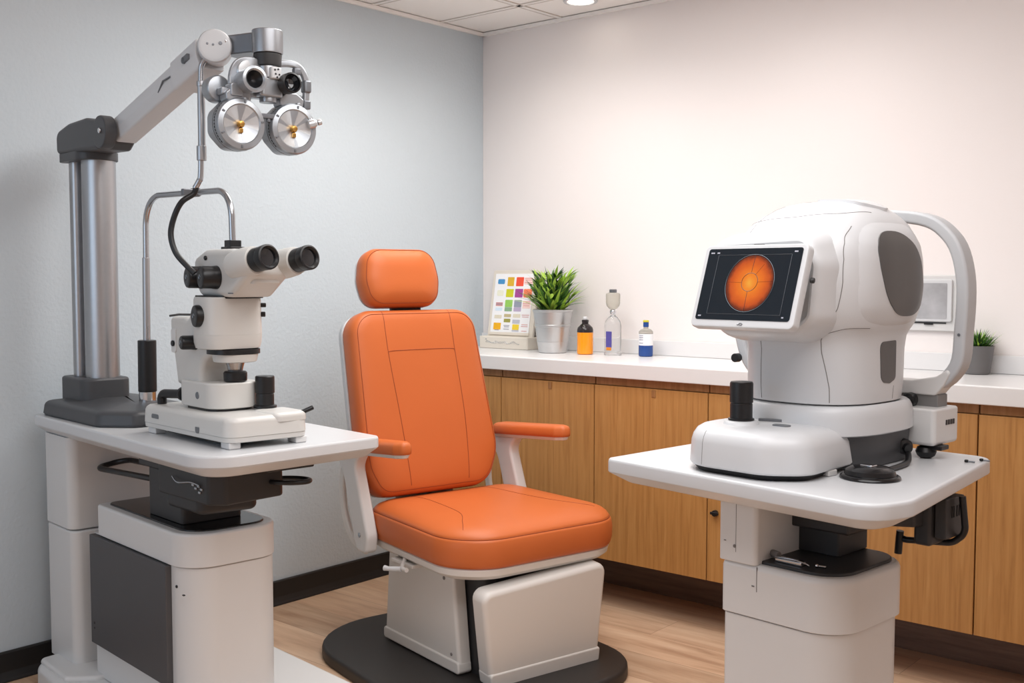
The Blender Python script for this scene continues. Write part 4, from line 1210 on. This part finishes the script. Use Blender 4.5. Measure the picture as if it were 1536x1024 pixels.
# gentle swelling of the side shell, with the dark oval window in it
bm = B(); patch(bm, bvB, roundish(.372, 1.270, .150, .118, 3.4, .04, 56), U1, lambda k: .011 * (1 - k ** 5) - .0015, 0, 14, .003); cheek = obj('side_cheek', bm, M['white_b'], body)
ORG_SHIFT[0] = ORG[t.name]
bvC = bvh_of_objs(body, cheek)
WIN = [(p[1], p[2]) for p in roundish(.378, 1.270, .094, .094, 2.5, -.30, 56)]
bm = B(); patch(bm, bvC, [(1, v, z) for v, z in WIN], U1, .0022, 0, 10, .003); obj('side_window', bm, M['tint'], body, 'dark smoked oval window on the side')
bm = B(); patch(bm, bvB, [(1, v, z) for v, z in rpoly([(.335, 1.120), (.405, 1.122), (.408, 1.035), (.38, 1.026), (.342, 1.030)], [.012, .006, .012, .02, .02], 0, 5)], U1, .0012, 0, 6, .002); obj('lower_window', bm, M['tint'], body, 'small dark window below the oval one')
bm = B(); patch(bm, bvB, [(x, y, 2) for x, y in rpoly(rect(.235, .33, .305, .43), .008, 0, 4)], (0, 0, -1), .0012, 0, 5, .002); obj('top_hatch', bm, M['gun'], body)
bm = B(); patch(bm, bvB, [(x, y, 2) for x, y in rpoly([(.30, .36), (.42, .33), (.45, .42), (.40, .52), (.30, .53)], .03, 0, 5)], (0, 0, -1), .007, 0, 6, .004); obj('crown_cover', bm, M['white_b'], body)
# raised collar around the screen (outline in u,z, thickness to -v)
CX = Matrix.Translation((0, .205, 0)) @ XZ
bm = B()
CO = [(.180, 1.352), (.152, 1.25), (.165, 1.165), (.205, 1.128), (.40, 1.128), (.448, 1.165), (.458, 1.29), (.430, 1.360)]
loft(bm, [[(x, y, z) for x, y in rpoly(CO, [.04, .06, .05, .04, .05, .05, .06, .05], o, 8)] for z, o in ((-.06, -.016), (.0, -.010), (.030, -.004), (.048, .001), (.060, .006), (.067, .012), (.070, .019), (.068, .025), (.060, .030), (.042, .033))], CX)
obj('screen_collar', bm, M['white_b'], body)
# screen: own plane, tilted back
SC = Matrix.Translation((.323, .080, 1.241)) @ Matrix.Rotation(R(-19), 4, 'X') @ XZ
SCR = [(-.131, -.096), (.131, -.096), (.131, .093), (-.131, .093)]
bm = B(); loft(bm, [[(x, y, z) for x, y in rpoly(SCR, .014, o, 6)] for z, o in ((-.036, .03), (-.033, .020), (-.010, .003), (-.004, 0), (.010, 0), (.014, .002), (.015, .005))], SC)
box(bm, -.06, -.05, -.075, .06, .05, -.03, .01, SC)
scr = obj('screen_housing', bm, M['white_b'], t)
bm = B(); prism(bm, rect(-.119, -.079, .119, .083), .006, prof(.0152, .0162, 0, .0004), SC); disp = obj('display', bm, M['screen'], scr, 'dark blue lit display')
bm = B()
n, kr = 56, 9
ly = bm.verts.layers.float.new('rad')
vc = bm.verts.new(SC @ Vector((.004, .004, .0167))); vc[ly] = 0.
pv = None
for j in range(1, kr + 1):
    rg = []
    for i in range(n):
        a = 2 * PI * i / n
        v = bm.verts.new(SC @ Vector((.004 + .0585 * j / kr * math.cos(a), .004 + .0625 * j / kr * math.sin(a), .0167)))
        v[ly] = j / kr * .92
        rg.append(v)
    for i in range(n):
        bm.faces.new((vc, rg[i], rg[(i + 1) % n]) if pv is None else (pv[i], rg[i], rg[(i + 1) % n], pv[(i + 1) % n]))
    pv = rg
obj('eye_image', bm, M['fundus'], disp, 'round orange retina image', wn=False)
bm = B()


def scline(pts, r=.0005, mi=0):
    tube(bm, [SC @ Vector((x, y, .0169)) for x, y in pts], r, 6, mi)


scline([(.004 + .02 * math.cos(a), .006 + .0205 * math.sin(a)) for a in [2 * PI * k / 28 for k in range(29)]], .0006)
scline([(.004, .028), (.006, .0655)]); scline([(.003, -.014), (.004, -.058)]); scline([(-.053, .006), (-.016, .005)], .0003); scline([(.024, .006), (.061, .008)], .0003); scline([(.015, .022), (.032, .046)], .0003)
cr_ = [(.004 + .0605 * math.cos(a), .004 + .0645 * math.sin(a)) for a in [2 * PI * k / 48 for k in range(49)]]
scline(cr_, .0004, 1)
for a, b in (((-.09, .068), (.095, .068)), ((-.09, -.066), (.095, -.066)), ((-.09, -.066), (-.09, .068)), ((.095, -.066), (.095, .068))):
    scline([a, ((a[0] + b[0]) / 2, (a[1] + b[1]) / 2), b], .00025, 1)
for (x, y, w) in ((-.107, .073, .010), (-.092, .073, .007), (.104, .074, .009), (-.108, -.071, .008), (.102, -.071, .005)):
    for k in range(3):
        box(bm, x - w / 2 + k * w / 3, y - .0016, .0163, x - w / 2 + k * w / 3 + w / 4, y + .0016, .0168, .0002, SC, 2)
obj('screen_graphics', bm, [M['bottle_dark'], M['gun'], M['sw_stone']], disp, 'thin crosshair, frame lines and corner read-outs')
bm = B()
tube(bm, [SC @ Vector((.0 + x, -.0875 + y, .0153)) for x, y in ((-.006, -.001), (-.003, -.002), (0, .002), (.004, .002), (.007, 0), (.005, -.002), (.0, -.002))], .0011, 6)
obj('maker_mark', bm, M['gun'], scr)
bm = B(); box(bm, -.013, .0935, -.004, .013, .0965, .006, .001, SC); cyl(bm, SC @ Vector((.131, .02, -.012)), SC @ Vector((.140, .02, -.014)), .006, seg=14); obj('screen_button', bm, M['dark'], scr)
# forehead / chin rest loop standing behind the body
LV = .60
LP = [(-.062, 1.20), (-.055, 1.10), (-.01, 1.015), (.10, 1.0), (.44, 1.0), (.535, 1.045), (.552, 1.14), (.552, 1.27), (.515, 1.36), (.42, 1.405), (.16, 1.41), (-.01, 1.37), (-.055, 1.29)]
path = []
P3 = [Vector((u, LV, z)) for u, z in LP]
for i in range(len(P3)):
    p0, p1, p2, p3 = P3[i - 1], P3[i], P3[(i + 1) % len(P3)], P3[(i + 2) % len(P3)]
    for j in range(6):
        k = j / 6
        path.append(.5 * ((2 * p1) + (p2 - p0) * k + (2 * p0 - 5 * p1 + 4 * p2 - p3) * k * k + (3 * p1 - p0 - 3 * p2 + p3) * k ** 3))
bm = B(); tube(bm, path, 0, closed=True, flat=(.030, .052, .008), up=(0, 1, 0)); loop = obj('head_loop', bm, M['loop'], t, 'pale grey head-rest loop behind the body')
bm = B(); prism(bm, [(.12, .985), (.50, .985), (.52, 1.01), (.545, 1.06), (.50, 1.03), (.44, 1.018), (.12, 1.018)], [.004, .01, .02, .01, .03, .03, .004], prof(-.024, .03, .004, .004), Matrix.Translation((0, LV, 0)) @ XZ); obj('loop_base', bm, M['white'], loop)
bm = B(); box(bm, .38, .575, .955, .505, .625, .987, .003); jn = obj('loop_joint', bm, M['midgrey'], loop, 'grey joint under the loop')
bm = B(); cyl(bm, (.440, .575, .972), (.445, .545, .972), .017, b=.004, seg=18); obj('joint_knob', bm, M['black'], t)
bm = B(); cyl(bm, (-.055, .575, 1.045), (-.055, .555, 1.045), .012, seg=16); obj('loop_knob', bm, M['black'], loop)
bm = B(); cyl(bm, (.552, .5735, 1.13), (.552, .572, 1.13), .0035, seg=10); obj('loop_screw', bm, M['gun'], loop)
bm = B(); prism(bm, rect(.415, .52, .525, .645), .012, prof(.872, .958, .010, .006)); bx = obj('chin_rest_block', bm, M['white'], t)
bm = B()
for k in range(4):
    box(bm, .5245, .575 + .012 * k, .918, .5265, .583 + .012 * k, .930, .0006)
obj('block_marking', bm, M['black'], bx)
bm = B(); lathe(bm, [(.012, .8403), (.020, .846), (.024, .856), (.020, .866), (.013, .870), (.022, .872), (.022, .878), (.012, .879)], 26, Matrix.Translation((.492, .548, 0))); box(bm, .495, .535, .862, .535, .575, .873, .003); obj('support_foot', bm, M['black'], t, 'black ball foot')

# ------------------------------------------------------------------ lights


def area(name, loc, rot, sx, sy, power, col):
    d = bpy.data.lights.new(name, 'AREA')
    d.shape = 'RECTANGLE'; d.size, d.size_y = sx, sy
    d.energy = power; d.color = col
    o = bpy.data.objects.new(name, d); COL.objects.link(o)
    o.location = loc; o.rotation_euler = [R(a) for a in rot]
    return o


def spot(name, loc, power, col, size=152, blend=1, rot=(0, 0, 0)):
    d = bpy.data.lights.new(name, 'SPOT')
    d.energy = power; d.color = col; d.spot_size = R(size); d.spot_blend = blend; d.shadow_soft_size = .07
    o = bpy.data.objects.new(name, d); COL.objects.link(o)
    o.location = loc; o.rotation_euler = [R(a) for a in rot]
    return o


area('ceiling_fill', (2.7, -2.5, H - .03), (0, 0, 0), 1.8, 1.6, 36, (.99, .99, 1))  # unseen panel added as soft fill for the closed room
area('ceiling_fill', (1.4, -1.3, H - .03), (0, 0, 0), 1.5, .9, 26, (1, .99, .97))  # second added fill panel, out of view above the chair
area('window_daylight', (1.0, RY + .05, 1.6), (90, 0, 0), 2.0, 1.4, 15, (.60, .80, 1))
spot('downlight_and_fill', (1.72, -.48, H - .02), 7, (1, .95, .92))
spot('downlight_and_fill', (.86, -.56, H - .02), 15, (1, .95, .92))
spot('downlight_and_fill', (.50, -.95, H - .02), 14, (1, .91, .82))
spot('downlight_and_fill', (.45, -.42, H - .02), 6, (1, .92, .84))  # weak spot added to brighten the upper wall corner, no fixture
w = bpy.data.worlds.new('world'); scene.world = w; w.use_nodes = True
w.node_tree.nodes['Background'].inputs[0].default_value = (.8, .86, .95, 1)
w.node_tree.nodes['Background'].inputs[1].default_value = .3

# ------------------------------------------------------------------ camera
cd = bpy.data.cameras.new('camera')
cd.sensor_width = 36
cd.lens = 36 * 1630 / 1536
cd.clip_start = .05
cam = bpy.data.objects.new('camera', cd); COL.objects.link(cam)
cam.location = (3.3785, -3.7692, 1.262)
yaw = math.atan2(.6476, .7620)
cam.rotation_euler = (PI / 2 - math.atan(96 / 1630), 0, yaw)
scene.camera = cam
scene.view_settings.view_transform = 'Standard'
scene.view_settings.look = 'None'
scene.view_settings.exposure = .03
scene.cycles.max_bounces = 8
scene.cycles.use_denoising = True
